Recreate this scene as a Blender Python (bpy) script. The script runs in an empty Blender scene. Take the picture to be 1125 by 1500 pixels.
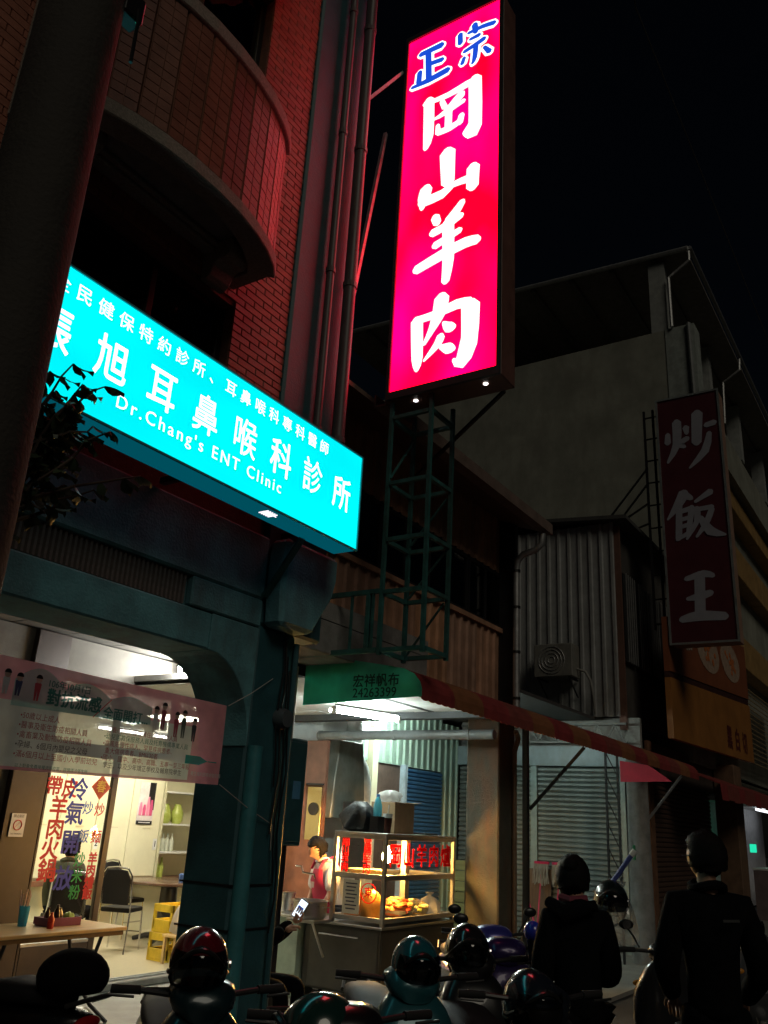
import bpy, bmesh, math, random
from mathutils import Vector, Matrix
random.seed(7)
R = math.radians
scene = bpy.context.scene
col = scene.collection
# ------------------------------------------------------------------ camera
cam_d = bpy.data.cameras.new('camera'); cam = bpy.data.objects.new('camera', cam_d); col.objects.link(cam)
pitch, roll, yaw = R(20.04), R(3.3), R(56.44)
fwd = Vector((math.sin(yaw)*math.cos(pitch), math.cos(yaw)*math.cos(pitch), math.sin(pitch)))
rgt = Vector((math.cos(yaw), -math.sin(yaw), 0)); upv = rgt.cross(fwd)
r2 = rgt*math.cos(roll) + upv*math.sin(roll); u2 = upv*math.cos(roll) - rgt*math.sin(roll)
m = Matrix((r2, u2, -fwd)).transposed().to_4x4(); m.translation = (0, 0, 1.7)
cam.matrix_world = m
cam_d.sensor_fit = 'VERTICAL'; cam_d.sensor_height = 36; cam_d.sensor_width = 27; cam_d.lens = 36*1254.7/1500
cam_d.clip_start = 0.05; cam_d.clip_end = 600
scene.camera = cam
# ------------------------------------------------------------------ night sky, faint town glow, exposure
SUN_EL, SUN_AZ = R(33), R(208)          # where the faint glow of the street comes from
w = bpy.data.worlds.new('World'); scene.world = w; w.use_nodes = True
nt = w.node_tree; nt.nodes.clear()
wo = nt.nodes.new('ShaderNodeOutputWorld'); bg = nt.nodes.new('ShaderNodeBackground'); sk = nt.nodes.new('ShaderNodeTexSky')
sk.sky_type = 'NISHITA'; sk.sun_disc = False; sk.sun_elevation = SUN_EL; sk.sun_rotation = SUN_AZ
bg.inputs['Strength'].default_value = 0.0006
nt.links.new(sk.outputs['Color'], bg.inputs['Color']); nt.links.new(bg.outputs['Background'], wo.inputs['Surface'])
sl = bpy.data.lights.new('sun', 'SUN'); sun = bpy.data.objects.new('sun', sl); col.objects.link(sun)
sl.energy = 0.31; sl.angle = R(25); sl.color = (1.0, 0.9, 0.72)
glow_from = Vector((-0.45, -0.66, 0.60))
sk.sun_rotation = math.atan2(glow_from.x, glow_from.y); sk.sun_elevation = math.asin(glow_from.normalized().z)
sun.rotation_euler = (-glow_from).to_track_quat('-Z', 'Y').to_euler()
scene.view_settings.view_transform = 'Standard'; scene.view_settings.look = 'None'
scene.view_settings.exposure = 0; scene.view_settings.gamma = 1; scene.view_settings.use_curve_mapping = False
scene.cycles.use_denoising = True
scene.cycles.sample_clamp_indirect = 4
scene.cycles.max_bounces = 6; scene.cycles.transparent_max_bounces = 12

# ------------------------------------------------------------------ materials
MATS = {}
def _new(name):
    mt = bpy.data.materials.new(name); mt.use_nodes = True; n = mt.node_tree; n.nodes.clear()
    out = n.nodes.new('ShaderNodeOutputMaterial'); return mt, n, out
def mat(name, c, rough=.6, metal=0, var=.25, scale=6, bump=.0, bscale=60, spec=.5, coat=0, stain=None, stain_amt=.0, alpha=1, stretch=(1, 1, 1)):
    if name in MATS: return MATS[name]
    mt, n, out = _new(name); N = n.nodes.new; L = n.links.new
    b = N('ShaderNodeBsdfPrincipled'); L(b.outputs[0], out.inputs['Surface'])
    b.inputs['Roughness'].default_value = rough; b.inputs['Metallic'].default_value = metal
    b.inputs['Specular IOR Level'].default_value = spec; b.inputs['Coat Weight'].default_value = coat; b.inputs['Alpha'].default_value = alpha
    tc = N('ShaderNodeTexCoord'); mp = N('ShaderNodeMapping'); mp.inputs['Scale'].default_value = stretch
    L(tc.outputs['Object'], mp.inputs['Vector'])
    nz = N('ShaderNodeTexNoise'); nz.inputs['Scale'].default_value = scale; nz.inputs['Detail'].default_value = 6; nz.inputs['Roughness'].default_value = .65
    L(mp.outputs[0], nz.inputs['Vector'])
    rp = N('ShaderNodeMapRange'); rp.inputs[1].default_value = .3; rp.inputs[2].default_value = .7
    rp.inputs[3].default_value = 1-var; rp.inputs[4].default_value = 1+var*.6
    L(nz.outputs[0], rp.inputs[0])
    mx = N('ShaderNodeMix'); mx.data_type = 'RGBA'; mx.blend_type = 'MULTIPLY'; mx.inputs[0].default_value = 1
    mx.inputs[6].default_value = (*c, 1); L(rp.outputs[0], mx.inputs[7])
    last = mx.outputs[2]
    if stain:
        n2 = N('ShaderNodeTexNoise'); n2.inputs['Scale'].default_value = 1.7; n2.inputs['Detail'].default_value = 8; n2.inputs['Roughness'].default_value = .7
        m2 = N('ShaderNodeMapping'); m2.inputs['Scale'].default_value = (1.6, 1.6, .45); L(tc.outputs['Object'], m2.inputs[0]); L(m2.outputs[0], n2.inputs['Vector'])
        r3 = N('ShaderNodeMapRange'); r3.inputs[1].default_value = .45; r3.inputs[2].default_value = .72; r3.inputs[3].default_value = 0; r3.inputs[4].default_value = stain_amt
        L(n2.outputs[0], r3.inputs[0])
        m3 = N('ShaderNodeMix'); m3.data_type = 'RGBA'; L(r3.outputs[0], m3.inputs[0]); L(last, m3.inputs[6]); m3.inputs[7].default_value = (*stain, 1); last = m3.outputs[2]
    L(last, b.inputs['Base Color'])
    rr = N('ShaderNodeMapRange'); rr.inputs[3].default_value = max(.02, rough-.12*min(1, rough*2)); rr.inputs[4].default_value = min(1, rough+.12); L(nz.outputs[0], rr.inputs[0]); L(rr.outputs[0], b.inputs['Roughness'])
    if bump:
        nb = N('ShaderNodeTexNoise'); nb.inputs['Scale'].default_value = bscale; nb.inputs['Detail'].default_value = 4; L(tc.outputs['Object'], nb.inputs['Vector'])
        bp = N('ShaderNodeBump'); bp.inputs['Strength'].default_value = bump; bp.inputs['Distance'].default_value = .01; L(nb.outputs[0], bp.inputs['Height']); L(bp.outputs[0], b.inputs['Normal'])
    MATS[name] = mt; return mt
def emi(name, c, s, sample=True, var=None, vscale=(1, 1, 1), vcol=None):
    if name in MATS: return MATS[name]
    mt, n, out = _new(name); N = n.nodes.new; L = n.links.new
    e = N('ShaderNodeEmission'); e.inputs[0].default_value = (*c, 1); e.inputs[1].default_value = s
    if var:
        tc = N('ShaderNodeTexCoord'); mp = N('ShaderNodeMapping'); mp.inputs['Scale'].default_value = vscale; L(tc.outputs['Object'], mp.inputs[0])
        nz = N('ShaderNodeTexNoise'); nz.inputs['Scale'].default_value = 1; nz.inputs['Detail'].default_value = 1; L(mp.outputs[0], nz.inputs['Vector'])
        r = N('ShaderNodeMapRange'); r.inputs[1].default_value = .34; r.inputs[2].default_value = .66; L(nz.outputs[0], r.inputs[0])
        mx = N('ShaderNodeMix'); mx.data_type = 'RGBA'; L(r.outputs[0], mx.inputs[0]); mx.inputs[6].default_value = (*c, 1); mx.inputs[7].default_value = (*(vcol or c), 1)
        L(mx.outputs[2], e.inputs[0])
    L(e.outputs[0], out.inputs['Surface'])
    mt.cycles.emission_sampling = 'FRONT_BACK' if sample else 'NONE'
    MATS[name] = mt; return mt
def glass(name, tint=(.9, .95, .95), refl=.08, rough=.02, opac=.0, ocol=(.5, .5, .5)):
    if name in MATS: return MATS[name]
    mt, n, out = _new(name); N = n.nodes.new; L = n.links.new
    t = N('ShaderNodeBsdfTransparent'); t.inputs[0].default_value = (*tint, 1)
    g = N('ShaderNodeBsdfGlossy'); g.inputs['Roughness'].default_value = rough
    lw = N('ShaderNodeFresnel'); lw.inputs[0].default_value = 1.45
    ge = N('ShaderNodeNewGeometry'); inv = N('ShaderNodeMath'); inv.operation = 'SUBTRACT'; inv.inputs[0].default_value = 1; L(ge.outputs['Backfacing'], inv.inputs[1])
    a0 = N('ShaderNodeMath'); a0.operation = 'ADD'; a0.inputs[1].default_value = refl*.5; L(lw.outputs[0], a0.inputs[0])
    ad = N('ShaderNodeMath'); ad.operation = 'MULTIPLY'; L(a0.outputs[0], ad.inputs[0]); L(inv.outputs[0], ad.inputs[1])
    mx = N('ShaderNodeMixShader'); L(ad.outputs[0], mx.inputs[0]); L(t.outputs[0], mx.inputs[1]); L(g.outputs[0], mx.inputs[2])
    last = mx.outputs[0]
    if opac:
        d = N('ShaderNodeBsdfDiffuse'); d.inputs[0].default_value = (*ocol, 1)
        tl = N('ShaderNodeBsdfTranslucent'); tl.inputs[0].default_value = (*ocol, 1)
        a = N('ShaderNodeMixShader'); a.inputs[0].default_value = .5; L(d.outputs[0], a.inputs[1]); L(tl.outputs[0], a.inputs[2])
        m2 = N('ShaderNodeMixShader'); m2.inputs[0].default_value = opac; L(last, m2.inputs[1]); L(a.outputs[0], m2.inputs[2]); last = m2.outputs[0]
    L(last, out.inputs['Surface']); MATS[name] = mt; return mt

def canvas(name, c, tr=.5, see=.0):
    if name in MATS: return MATS[name]
    mt, n, out = _new(name); N = n.nodes.new; L = n.links.new
    tc = N('ShaderNodeTexCoord'); nz = N('ShaderNodeTexNoise'); nz.inputs['Scale'].default_value = 5; nz.inputs['Detail'].default_value = 6; L(tc.outputs['Object'], nz.inputs['Vector'])
    rp = N('ShaderNodeMapRange'); rp.inputs[1].default_value = .3; rp.inputs[2].default_value = .7; rp.inputs[3].default_value = .72; rp.inputs[4].default_value = 1.1; L(nz.outputs[0], rp.inputs[0])
    mx = N('ShaderNodeMix'); mx.data_type = 'RGBA'; mx.blend_type = 'MULTIPLY'; mx.inputs[0].default_value = 1; mx.inputs[6].default_value = (*c, 1); L(rp.outputs[0], mx.inputs[7])
    d = N('ShaderNodeBsdfDiffuse'); t = N('ShaderNodeBsdfTranslucent'); L(mx.outputs[2], d.inputs[0]); L(mx.outputs[2], t.inputs[0])
    a = N('ShaderNodeMixShader'); a.inputs[0].default_value = tr; L(d.outputs[0], a.inputs[1]); L(t.outputs[0], a.inputs[2]); last = a.outputs[0]
    if see:
        q = N('ShaderNodeBsdfTransparent'); m2 = N('ShaderNodeMixShader'); m2.inputs[0].default_value = see; L(last, m2.inputs[1]); L(q.outputs[0], m2.inputs[2]); last = m2.outputs[0]
    L(last, out.inputs['Surface']); MATS[name] = mt; return mt
CONC = mat('concrete', (.26, .26, .25), .85, var=.35, scale=5, bump=.5, stain=(.10, .10, .095), stain_amt=.7)
DKCONC = mat('column_tile_sign_spill', (.03, .11, .13), .55, var=.3, scale=4, bump=.3)  # dark tile with the clinic sign's teal spill put into its colour
TEALC = mat('concrete_sign_spill', (.13, .36, .40), .75, var=.35, scale=4, bump=.5, stain=(.08, .09, .09), stain_amt=.7)  # concrete under the clinic sign; its teal glow is put into the colour
GROUT = mat('grout', (.15, .07, .05), .9, var=.3, scale=20, bump=.4)
TILE = [mat('brick_tile_%d' % i, c, .5, var=.3, scale=9, bump=.35, bscale=90) for i, c in enumerate([(.27, .095, .062), (.30, .112, .07), (.24, .088, .06), (.27, .115, .08)])]
BALC = mat('balcony_tile', (.24, .11, .07), .6, var=.3, scale=14, bump=.5, bscale=110)
STONE = mat('washed_stone', (.30, .26, .22), .8, var=.4, scale=60, bump=.7, bscale=120)
BLACKM = mat('black_metal', (.02, .02, .022), .45, .3, var=.3, scale=8)
TEALM = mat('steel_teal_lit', (.06, .22, .21), .5, .4, var=.4, scale=9, stain=(.06, .035, .02), stain_amt=.8)  # rusty steel; the teal light falling on it is put into the colour
STEEL = mat('stainless', (.55, .55, .54), .28, 1, var=.15, scale=5, bump=.05, bscale=200, stretch=(1, 1, 14))
STEELB = mat('brushed_cabinet', (.07, .07, .062), .45, .6, var=.2, scale=7, bump=.1, bscale=300)
GALV = mat('galvanised', (.45, .46, .46), .45, .7, var=.25, scale=12)
WHITE = mat('white_paint', (.78, .78, .75), .55, var=.12, scale=5)
CREAM = mat('cream_panel', (.78, .74, .52), .5, var=.08, scale=3)
CREAMD = mat('cream_trim', (.66, .62, .42), .5, var=.1, scale=3)
DKWOOD = mat('dark_door_frame', (.045, .030, .024), .45, var=.3, scale=8)
WOOD = mat('table_laminate', (.62, .42, .18), .28, var=.3, scale=3, stretch=(1, 9, 1))
ASPH = mat('asphalt', (.045, .045, .047), .8, var=.4, scale=30, bump=.6, bscale=160)
FLOORC = mat('arcade_concrete', (.30, .29, .26), .55, var=.3, scale=3, bump=.25, bscale=90, stain=(.15, .14, .12), stain_amt=.5)
FLOORR = mat('terrazzo', (.50, .44, .30), .3, var=.18, scale=40)
WINDK = glass('window_glass', (.25, .28, .30), .06, .05)
GLASS = glass('clear_glass', (.97, .98, .97), .01, .01)
CLR = glass('bottle_plastic', (.35, .75, .85), .05, .05, .35, (.25, .65, .8))
BLACKC = mat('black_cloth', (.005, .005, .0055), .9, var=.3, scale=30, bump=.3, bscale=120, spec=.05)
BLACKP = mat('black_plastic', (.012, .012, .013), .3, var=.2, scale=9)
RUBBER = mat('rubber', (.012, .012, .012), .85, var=.2, scale=20)
CHROME = mat('chrome', (.75, .75, .76), .12, 1, var=.05)
SKIN = mat('skin', (.42, .22, .14), .5, var=.1, scale=12)
HAIR = mat('black_hair', (.006, .005, .0045), .6, var=.4, scale=60, bump=.6, bscale=200, stretch=(6, 6, 1), spec=.12)

# ------------------------------------------------------------------ mesh helpers
def wloc(o):
    v = Vector((0, 0, 0))
    while o is not None: v += o.location; o = o.parent
    return v
class MB:
    def __init__(s): s.v = []; s.f = []
    def add(s, vs, fs):
        k = len(s.v); s.v += [Vector(p) for p in vs]; s.f += [[i+k for i in f] for f in fs]; return s
    def box(s, x0, x1, y0, y1, z0, z1):
        return s.add([(x0, y0, z0), (x1, y0, z0), (x1, y1, z0), (x0, y1, z0), (x0, y0, z1), (x1, y0, z1), (x1, y1, z1), (x0, y1, z1)],
                     [(0, 3, 2, 1), (4, 5, 6, 7), (0, 1, 5, 4), (1, 2, 6, 5), (2, 3, 7, 6), (3, 0, 4, 7)])
    def bar(s, a, b, wd, ht=None):
        a, b = Vector(a), Vector(b); ht = ht or wd; d = (b-a).normalized()
        u = d.cross(Vector((0, 0, 1)));
        if u.length < .02: u = Vector((1, 0, 0))
        u.normalize(); n = u.cross(d).normalized(); u = u*wd/2; n = n*ht/2
        return s.add([a-u-n, a+u-n, a+u+n, a-u+n, b-u-n, b+u-n, b+u+n, b-u+n], [(0, 3, 2, 1), (4, 5, 6, 7), (0, 1, 5, 4), (1, 2, 6, 5), (2, 3, 7, 6), (3, 0, 4, 7)])
    def tube(s, pts, r, n=10, cap=True):
        pts = [Vector(p) for p in pts]; rs = r if isinstance(r, (list, tuple)) else [r]*len(pts)
        k = len(s.v); prev = None
        for i, p in enumerate(pts):
            d = (pts[min(i+1, len(pts)-1)]-pts[max(i-1, 0)]).normalized()
            if prev is None:
                u = d.cross(Vector((0, 0, 1)))
                if u.length < .05: u = d.cross(Vector((0, 1, 0)))
            else: u = prev - d*prev.dot(d)
            u.normalize(); prev = u; v = d.cross(u)
            for j in range(n):
                t = 2*math.pi*j/n; s.v.append(p+(u*math.cos(t)+v*math.sin(t))*rs[i])
        for i in range(len(pts)-1):
            for j in range(n):
                s.f.append([k+i*n+j, k+i*n+(j+1) % n, k+(i+1)*n+(j+1) % n, k+(i+1)*n+j])
        if cap: s.f.append([k+j for j in range(n)][::-1]); s.f.append([k+(len(pts)-1)*n+j for j in range(n)])
        return s
    def lathe(s, c, prof, n=20, axis=(0, 0, 1), xdir=None):
        c = Vector(c); ax = Vector(axis).normalized(); u = Vector(xdir) if xdir else ax.orthogonal(); u.normalize(); v = ax.cross(u); k = len(s.v)
        for r, h in prof:
            for j in range(n):
                t = 2*math.pi*j/n; s.v.append(c+ax*h+(u*math.cos(t)+v*math.sin(t))*max(r, .0005))
        for i in range(len(prof)-1):
            for j in range(n): s.f.append([k+i*n+j, k+i*n+(j+1) % n, k+(i+1)*n+(j+1) % n, k+(i+1)*n+j])
        s.f.append([k+j for j in range(n)][::-1]); s.f.append([k+(len(prof)-1)*n+j for j in range(n)]); return s
    def ell(s, c, rx, ry, rz, n=14, m=9, fn=None):
        c = Vector(c); k = len(s.v)
        for i in range(m+1):
            p = math.pi*i/m
            for j in range(n):
                t = 2*math.pi*j/n; q = Vector((rx*math.sin(p)*math.cos(t), ry*math.sin(p)*math.sin(t), rz*math.cos(p)))
                if fn: q = fn(q)
                s.v.append(c+q)
        for i in range(m):
            for j in range(n): s.f.append([k+i*n+j, k+(i+1)*n+j, k+(i+1)*n+(j+1) % n, k+i*n+(j+1) % n])
        return s
    def prism(s, poly, axis, a, b):
        # poly in the two other axes, in order; axis 0 -> (y,z), 1 -> (x,z), 2 -> (x,y)
        def P(p, t): return (t, p[0], p[1]) if axis == 0 else (p[0], t, p[1]) if axis == 1 else (p[0], p[1], t)
        n = len(poly); vs = [P(p, a) for p in poly]+[P(p, b) for p in poly]
        fs = [list(range(n))[::-1], [n+i for i in range(n)]]+[[i, (i+1) % n, n+(i+1) % n, n+i] for i in range(n)]
        return s.add(vs, fs)
    def loft(s, rings, close=True):
        k = len(s.v); n = len(rings[0])
        for r in rings: s.v += [Vector(p) for p in r]
        for i in range(len(rings)-1):
            for j in range(n): s.f.append([k+i*n+j, k+i*n+(j+1) % n, k+(i+1)*n+(j+1) % n, k+(i+1)*n+j])
        if close: s.f.append([k+j for j in range(n)][::-1]); s.f.append([k+(len(rings)-1)*n+j for j in range(n)])
        return s
    def quad(s, *p): return s.add(p, [list(range(len(p)))])
    def build(s, name, mt, parent=None, smooth=False, bevel=0, seg=1):
        off = wloc(parent) if parent else None
        if off is None:
            xs = [p.x for p in s.v]; ys = [p.y for p in s.v]; off = Vector(((min(xs)+max(xs))/2, (min(ys)+max(ys))/2, min(p.z for p in s.v)))
        me = bpy.data.meshes.new(name); me.from_pydata([p-off for p in s.v], [], s.f)
        bm = bmesh.new(); bm.from_mesh(me)
        bmesh.ops.remove_doubles(bm, verts=bm.verts, dist=1e-5); bmesh.ops.recalc_face_normals(bm, faces=bm.faces)
        if bevel:
            es = [e for e in bm.edges if len(e.link_faces) == 2 and e.calc_face_angle(0) > .6]
            bmesh.ops.bevel(bm, geom=es, offset=bevel, segments=seg, affect='EDGES', profile=.6)
        bm.to_mesh(me); bm.free()
        if smooth:
            me.polygons.foreach_set('use_smooth', [True]*len(me.polygons))
            me.set_sharp_from_angle(angle=R(40 if smooth is True else smooth))
        me.materials.append(mt)
        o = bpy.data.objects.new(name, me); col.objects.link(o)
        if parent: o.parent = parent
        else: o.location = off
        return o
def inst(name, me, parent, loc, rot=(0, 0, 0), mt=None, scale=None):
    o = bpy.data.objects.new(name, me); col.objects.link(o); o.parent = parent; o.location = Vector(loc)-wloc(parent); o.rotation_euler = rot
    if scale: o.scale = scale
    if mt: o.material_slots[0].link = 'OBJECT'; o.material_slots[0].material = mt
    return o
def mesh_only(mb, mt, bevel=0, smooth=False):
    o = mb.build('piece', mt, None, smooth, bevel); me = o.data; off = o.location.copy(); bpy.data.objects.remove(o)
    me.transform(Matrix.Translation(off)); return me
def tag(o, label, cat, group=None):
    o['label'] = label; o['category'] = cat
    if group: o['group'] = group
    return o
def struct(o): o['kind'] = 'structure'; return o
def thing(name, loc, label, cat, group=None, rz=0):
    o = bpy.data.objects.new(name, None); col.objects.link(o); o.empty_display_size = .1; o.location = loc; o.rotation_euler = (0, 0, rz)
    return tag(o, label, cat, group)
def B(): return MB()

def text(body, size, mt, parent, org, xd, yd, name='lettering', bold=0, align='CENTER', ext=.001, shear=0, sx=1, spacing=1, line=1.0, rise=0, keep=None):
    cu = bpy.data.curves.new('t', 'FONT'); cu.body = body; cu.size = size; cu.align_x = align; cu.align_y = 'CENTER'
    cu.extrude = 0; cu.shear = shear; cu.space_character = spacing; cu.space_line = line; cu.resolution_u = 3
    o = bpy.data.objects.new('t', cu); col.objects.link(o); dg = bpy.context.evaluated_depsgraph_get()
    me = bpy.data.meshes.new_from_object(o.evaluated_get(dg)); bpy.data.objects.remove(o); bpy.data.curves.remove(cu)
    xd, yd = Vector(xd).normalized(), Vector(yd).normalized(); nn = xd.cross(yd); org = Vector(org)
    off = wloc(parent) if parent else Vector((0, 0, 0))
    base = [v.co.copy() for v in me.vertices]; faces = [list(p.vertices) for p in me.polygons]; bpy.data.meshes.remove(me)
    b_ = bold*size*.8; sh = [(0, 0)] if bold <= .004 else [(b_, 0), (-b_, 0), (0, b_), (0, -b_), (b_*.7, b_*.7), (-b_*.7, b_*.7), (b_*.7, -b_*.7), (-b_*.7, -b_*.7), (0, 0)]
    vs = []; fs = []
    for k_, (dx, dy) in enumerate(sh):
        n0 = len(vs); vs += [org + xd*((p.x+dx)*sx) + yd*(p.y+dy+rise*p.x) + nn*(ext+.00025*k_) - off for p in base]; fs += [[i+n0 for i in f] for f in faces]
    me = bpy.data.meshes.new(name); me.from_pydata(vs, [], fs)
    me.materials.clear(); me.materials.append(mt); me.name = name
    ob = bpy.data.objects.new(name, me); col.objects.link(ob); ob.parent = parent
    if len(body) > 1: ob['kind'] = 'stuff'
    return ob
XD, ZD, NY = (1, 0, 0), (0, 0, 1), (0, -1, 0)

def ring(cx, cy, cz, hx, hz, n=16, p=2.6, ax='x'):
    out = []
    for j in range(n):
        t = 2*math.pi*j/n; c, s_ = math.cos(t), math.sin(t)
        a = hx*math.copysign(abs(c)**(2/p), c); b = hz*math.copysign(abs(s_)**(2/p), s_)
        out.append((cx, cy+a, cz+b) if ax == 'x' else (cx+a, cy+b, cz) if ax == 'z' else (cx+a, cy, cz+b))
    return out

def skinned(chains, sub=2):
    """chains of (x,y,z,r) that share points -> one continuous mesh (Skin + Subdivision, baked)"""
    vs, rs, es, ix = [], [], [], {}
    for ch in chains:
        pk = None
        for p in ch:
            key = (round(p[0], 4), round(p[1], 4), round(p[2], 4))
            if key not in ix: ix[key] = len(vs); vs.append(key); rs.append(p[3] if len(p) == 4 else (p[3], p[4]))
            if pk is not None and pk != ix[key]: es.append((pk, ix[key]))
            pk = ix[key]
    me = bpy.data.meshes.new('sk'); me.from_pydata(vs, es, []); o = bpy.data.objects.new('sk', me); col.objects.link(o)
    o.modifiers.new('s', 'SKIN'); sv = me.skin_vertices[0].data
    for i, r in enumerate(rs): sv[i].radius = (r, r) if not isinstance(r, tuple) else r; sv[i].use_root = (i == 0)
    md = o.modifiers.new('u', 'SUBSURF'); md.levels = sub; md.render_levels = sub
    dg = bpy.context.evaluated_depsgraph_get(); out = bpy.data.meshes.new_from_object(o.evaluated_get(dg))
    bpy.data.objects.remove(o); out.polygons.foreach_set('use_smooth', [True]*len(out.polygons)); return out
def mesh_obj(name, me, mt, parent):
    me.materials.clear(); me.materials.append(mt); me.name = name
    o = bpy.data.objects.new(name, me); col.objects.link(o); o.parent = parent; return o
# ================================================================== SETTING
g = B(); N_ = 6
g.box(-60, 160, -60, 140, -.4, 0)
struct(g.build('road', ASPH))
af = struct(B().box(-3, 15, 3.55, 7.22, .004, .05).build('arcade_floor', FLOORC))
rf = struct(B().box(4.6, 11.4, 7.40, 10.9, .004, .12).build('restaurant_floor', FLOORR))
struct(B().box(15.05, 40, 3.4, 4.4, .004, .05).build('pavement', FLOORC))

# ================================================================== CLINIC BUILDING
cb = thing('clinic_building', (3, 5, 0), 'tall brown brick clinic building with curved balcony above an arcade', 'building')
def part(o): return o
# wall backing with window openings (wall plane y = 4.0)
wb = B()
wb.box(-2, 2.5, 4.0, 4.25, 3.6, 11); wb.box(2.5, 3.87, 4.0, 4.25, 3.6, 4.35); wb.box(2.5, 3.87, 4.0, 4.25, 5.22, 6.25)
wb.box(2.5, 3.87, 4.0, 4.25, 8.3, 11); wb.box(3.87, 4.47, 4.0, 4.25, 3.6, 11)
wall = wb.build('wall', GROUT, cb)
B().box(-2, 5.2, 4.55, 4.6, 3.4, 11).build('inner_wall', mat('dark_room', (.02, .02, .022), .9), cb)
# brick tiles, individually laid on the pier beside the window
tm = [mesh_only(B().box(-.094, .094, -.012, 0, -.026, .026), TILE[i], .003) for i in range(4)]
k = 0; rest = B()
for r_ in range(105):
    z = 4.30+r_*.0585
    for c_ in range(4):
        x = 3.97+c_*.197-(.0985 if r_ % 2 else 0)
        if x-.094 < 3.875 and (4.33 < z < 5.24 or z > 6.25): x0 = 3.878
        else: x0 = x-.094
        x1 = min(x+.094, 4.468)
        if x1-x0 < .03: continue
        wdt = x1-x0
        if k < 300 and z < 9.2:
            inst('brick_tile', tm[random.randrange(4)], cb, ((x0+x1)/2, 4.0-random.uniform(0, .0025), z), (random.uniform(-.01, .01), 0, random.uniform(-.006, .006)), scale=(wdt/.188, 1, 1)); k += 1
        else: rest.box(x0, x1, 3.988, 3.9995, z-.026, z+.026)
for r_ in range(105):
    z = 4.30+r_*.0585
    for c_ in range(26):
        x = -.95+c_*.197-(.0985 if r_ % 2 else 0); x0, x1 = x-.094, x+.094
        if x > 3.87: continue
        if x1 > 2.495 and (z < 5.25 or z > 6.3): 
            if x0 < 2.4: x1 = 2.49
            else: continue
        x1 = min(x1, 3.86)
        if x1-x0 > .03: rest.box(x0, x1, 3.988-random.uniform(0, .002), 3.9995, z-.026, z+.026)
ro_ = rest.build('brick_tiles', TILE[1], cb); ro_['kind'] = 'stuff'
# windows
for (z0, z1) in ((4.36, 5.21), (6.26, 8.29)):
    wf = B().box(2.5, 3.87, 4.08, 4.14, z0, z0+.05).box(2.5, 3.87, 4.08, 4.14, z1-.05, z1).box(2.5, 2.55, 4.08, 4.14, z0+.05, z1-.05).box(3.82, 3.87, 4.08, 4.14, z0+.05, z1-.05).box(3.16, 3.21, 4.075, 4.145, z0+.05, z1-.05).build('window', BLACKM, cb, bevel=.004)
    for a, b in ((2.55, 3.16), (3.21, 3.82)): B().box(a, b, 4.10, 4.11, z0+.05, z1-.05).build('pane', WINDK, wf)
# corner column
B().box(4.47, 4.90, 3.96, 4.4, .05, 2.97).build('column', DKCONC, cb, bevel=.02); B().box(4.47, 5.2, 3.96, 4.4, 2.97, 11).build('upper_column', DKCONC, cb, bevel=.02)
B().tube([(4.53, 3.93, .06), (4.53, 3.93, 2.15)], .055, 14).build('lit_corner_strip', mat('cyan_lit_corner', (.05, .24, .27), .5, var=.3), cb, smooth=True)  # added strip: cyan sign light on the column corner, put into its colour
for z in (1.02, 1.28): B().box(4.462, 4.908, 3.952, 4.408, z, z+.012).build('column_joint', BLACKM, cb)
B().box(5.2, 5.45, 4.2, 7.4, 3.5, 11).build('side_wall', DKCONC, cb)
# balcony: faceted bow front
cx, half, y_end, bul = 2.88, .95, 3.63, .27
ZK = lambda z: 1.7+(z-1.7)*1.06
def bow(t): # t -1..1
    return (cx+half*math.sin(t*1.15)/math.sin(1.15), y_end-bul*(math.cos(t*1.15)-math.cos(1.15))/(1-math.cos(1.15)))
NF = 11; pts = [bow(-1+2*i/NF) for i in range(NF+1)]
bal = B()
for i in range(NF):
    (xa, ya), (xb, yb) = pts[i], pts[i+1]; dx, dy = xb-xa, yb-ya; L_ = math.hypot(dx, dy); ux, uy = dx/L_, dy/L_; nx, ny = -uy, ux
    gp = .006
    A = (xa+ux*gp, ya+uy*gp); Bq = (xb-ux*gp, yb-uy*gp)
    pn = B()
    pn.prism([A, Bq, (Bq[0]-nx*-.10, Bq[1]-ny*-.10), (A[0]-nx*-.10, A[1]-ny*-.10)], 2, ZK(5.22), ZK(6.16))
    p_ = pn.build('balcony_panel', BALC, cb)
    # fine tile courses proud of the panel
    tl = B(); rows = 14
    for r_ in range(rows):
        z0 = ZK(5.232)+r_*.0702; nseg = 2
        for q in range(nseg):
            s0 = gp+.004+(L_-2*gp)*q/nseg; s1 = gp-.004+(L_-2*gp)*(q+1)/nseg
            a = (xa+ux*s0, ya+uy*s0); b = (xa+ux*s1, ya+uy*s1); t_ = .008+random.uniform(0, .002)
            tl.prism([(a[0]-nx*t_, a[1]-ny*t_), (b[0]-nx*t_, b[1]-ny*t_), (b[0]+nx*.002, b[1]+ny*.002), (a[0]+nx*.002, a[1]+ny*.002)], 2, z0, z0+.064)
    o = tl.build('tile_course', TILE[i % 4], p_); o['kind'] = 'stuff'
def band(z0, z1, out, name, mt):
    b = B(); o_ = []; i_ = []
    for i in range(NF+1):
        x, y = pts[i]; x2 = cx+(x-cx)*(1+out/half); o_.append((x2, y-out)); i_.append((cx+(x-cx)*(1-.12/half), y+.12))
    b.prism(o_+i_[::-1], 2, z0, z1); return b.build(name, mt, cb, bevel=.008)
band(ZK(6.16)+.001, ZK(6.27), .03, 'coping', STONE); band(ZK(5.12), ZK(5.22)-.001, .025, 'lower_band', STONE)
for sx_ in (-1, 1):
    xe = cx+sx_*half; B().box(min(xe, xe-sx_*.11), max(xe, xe-sx_*.11), 3.66, 3.985, ZK(5.13), ZK(6.26)).build('balcony_end', STONE, cb, bevel=.006)
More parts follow.
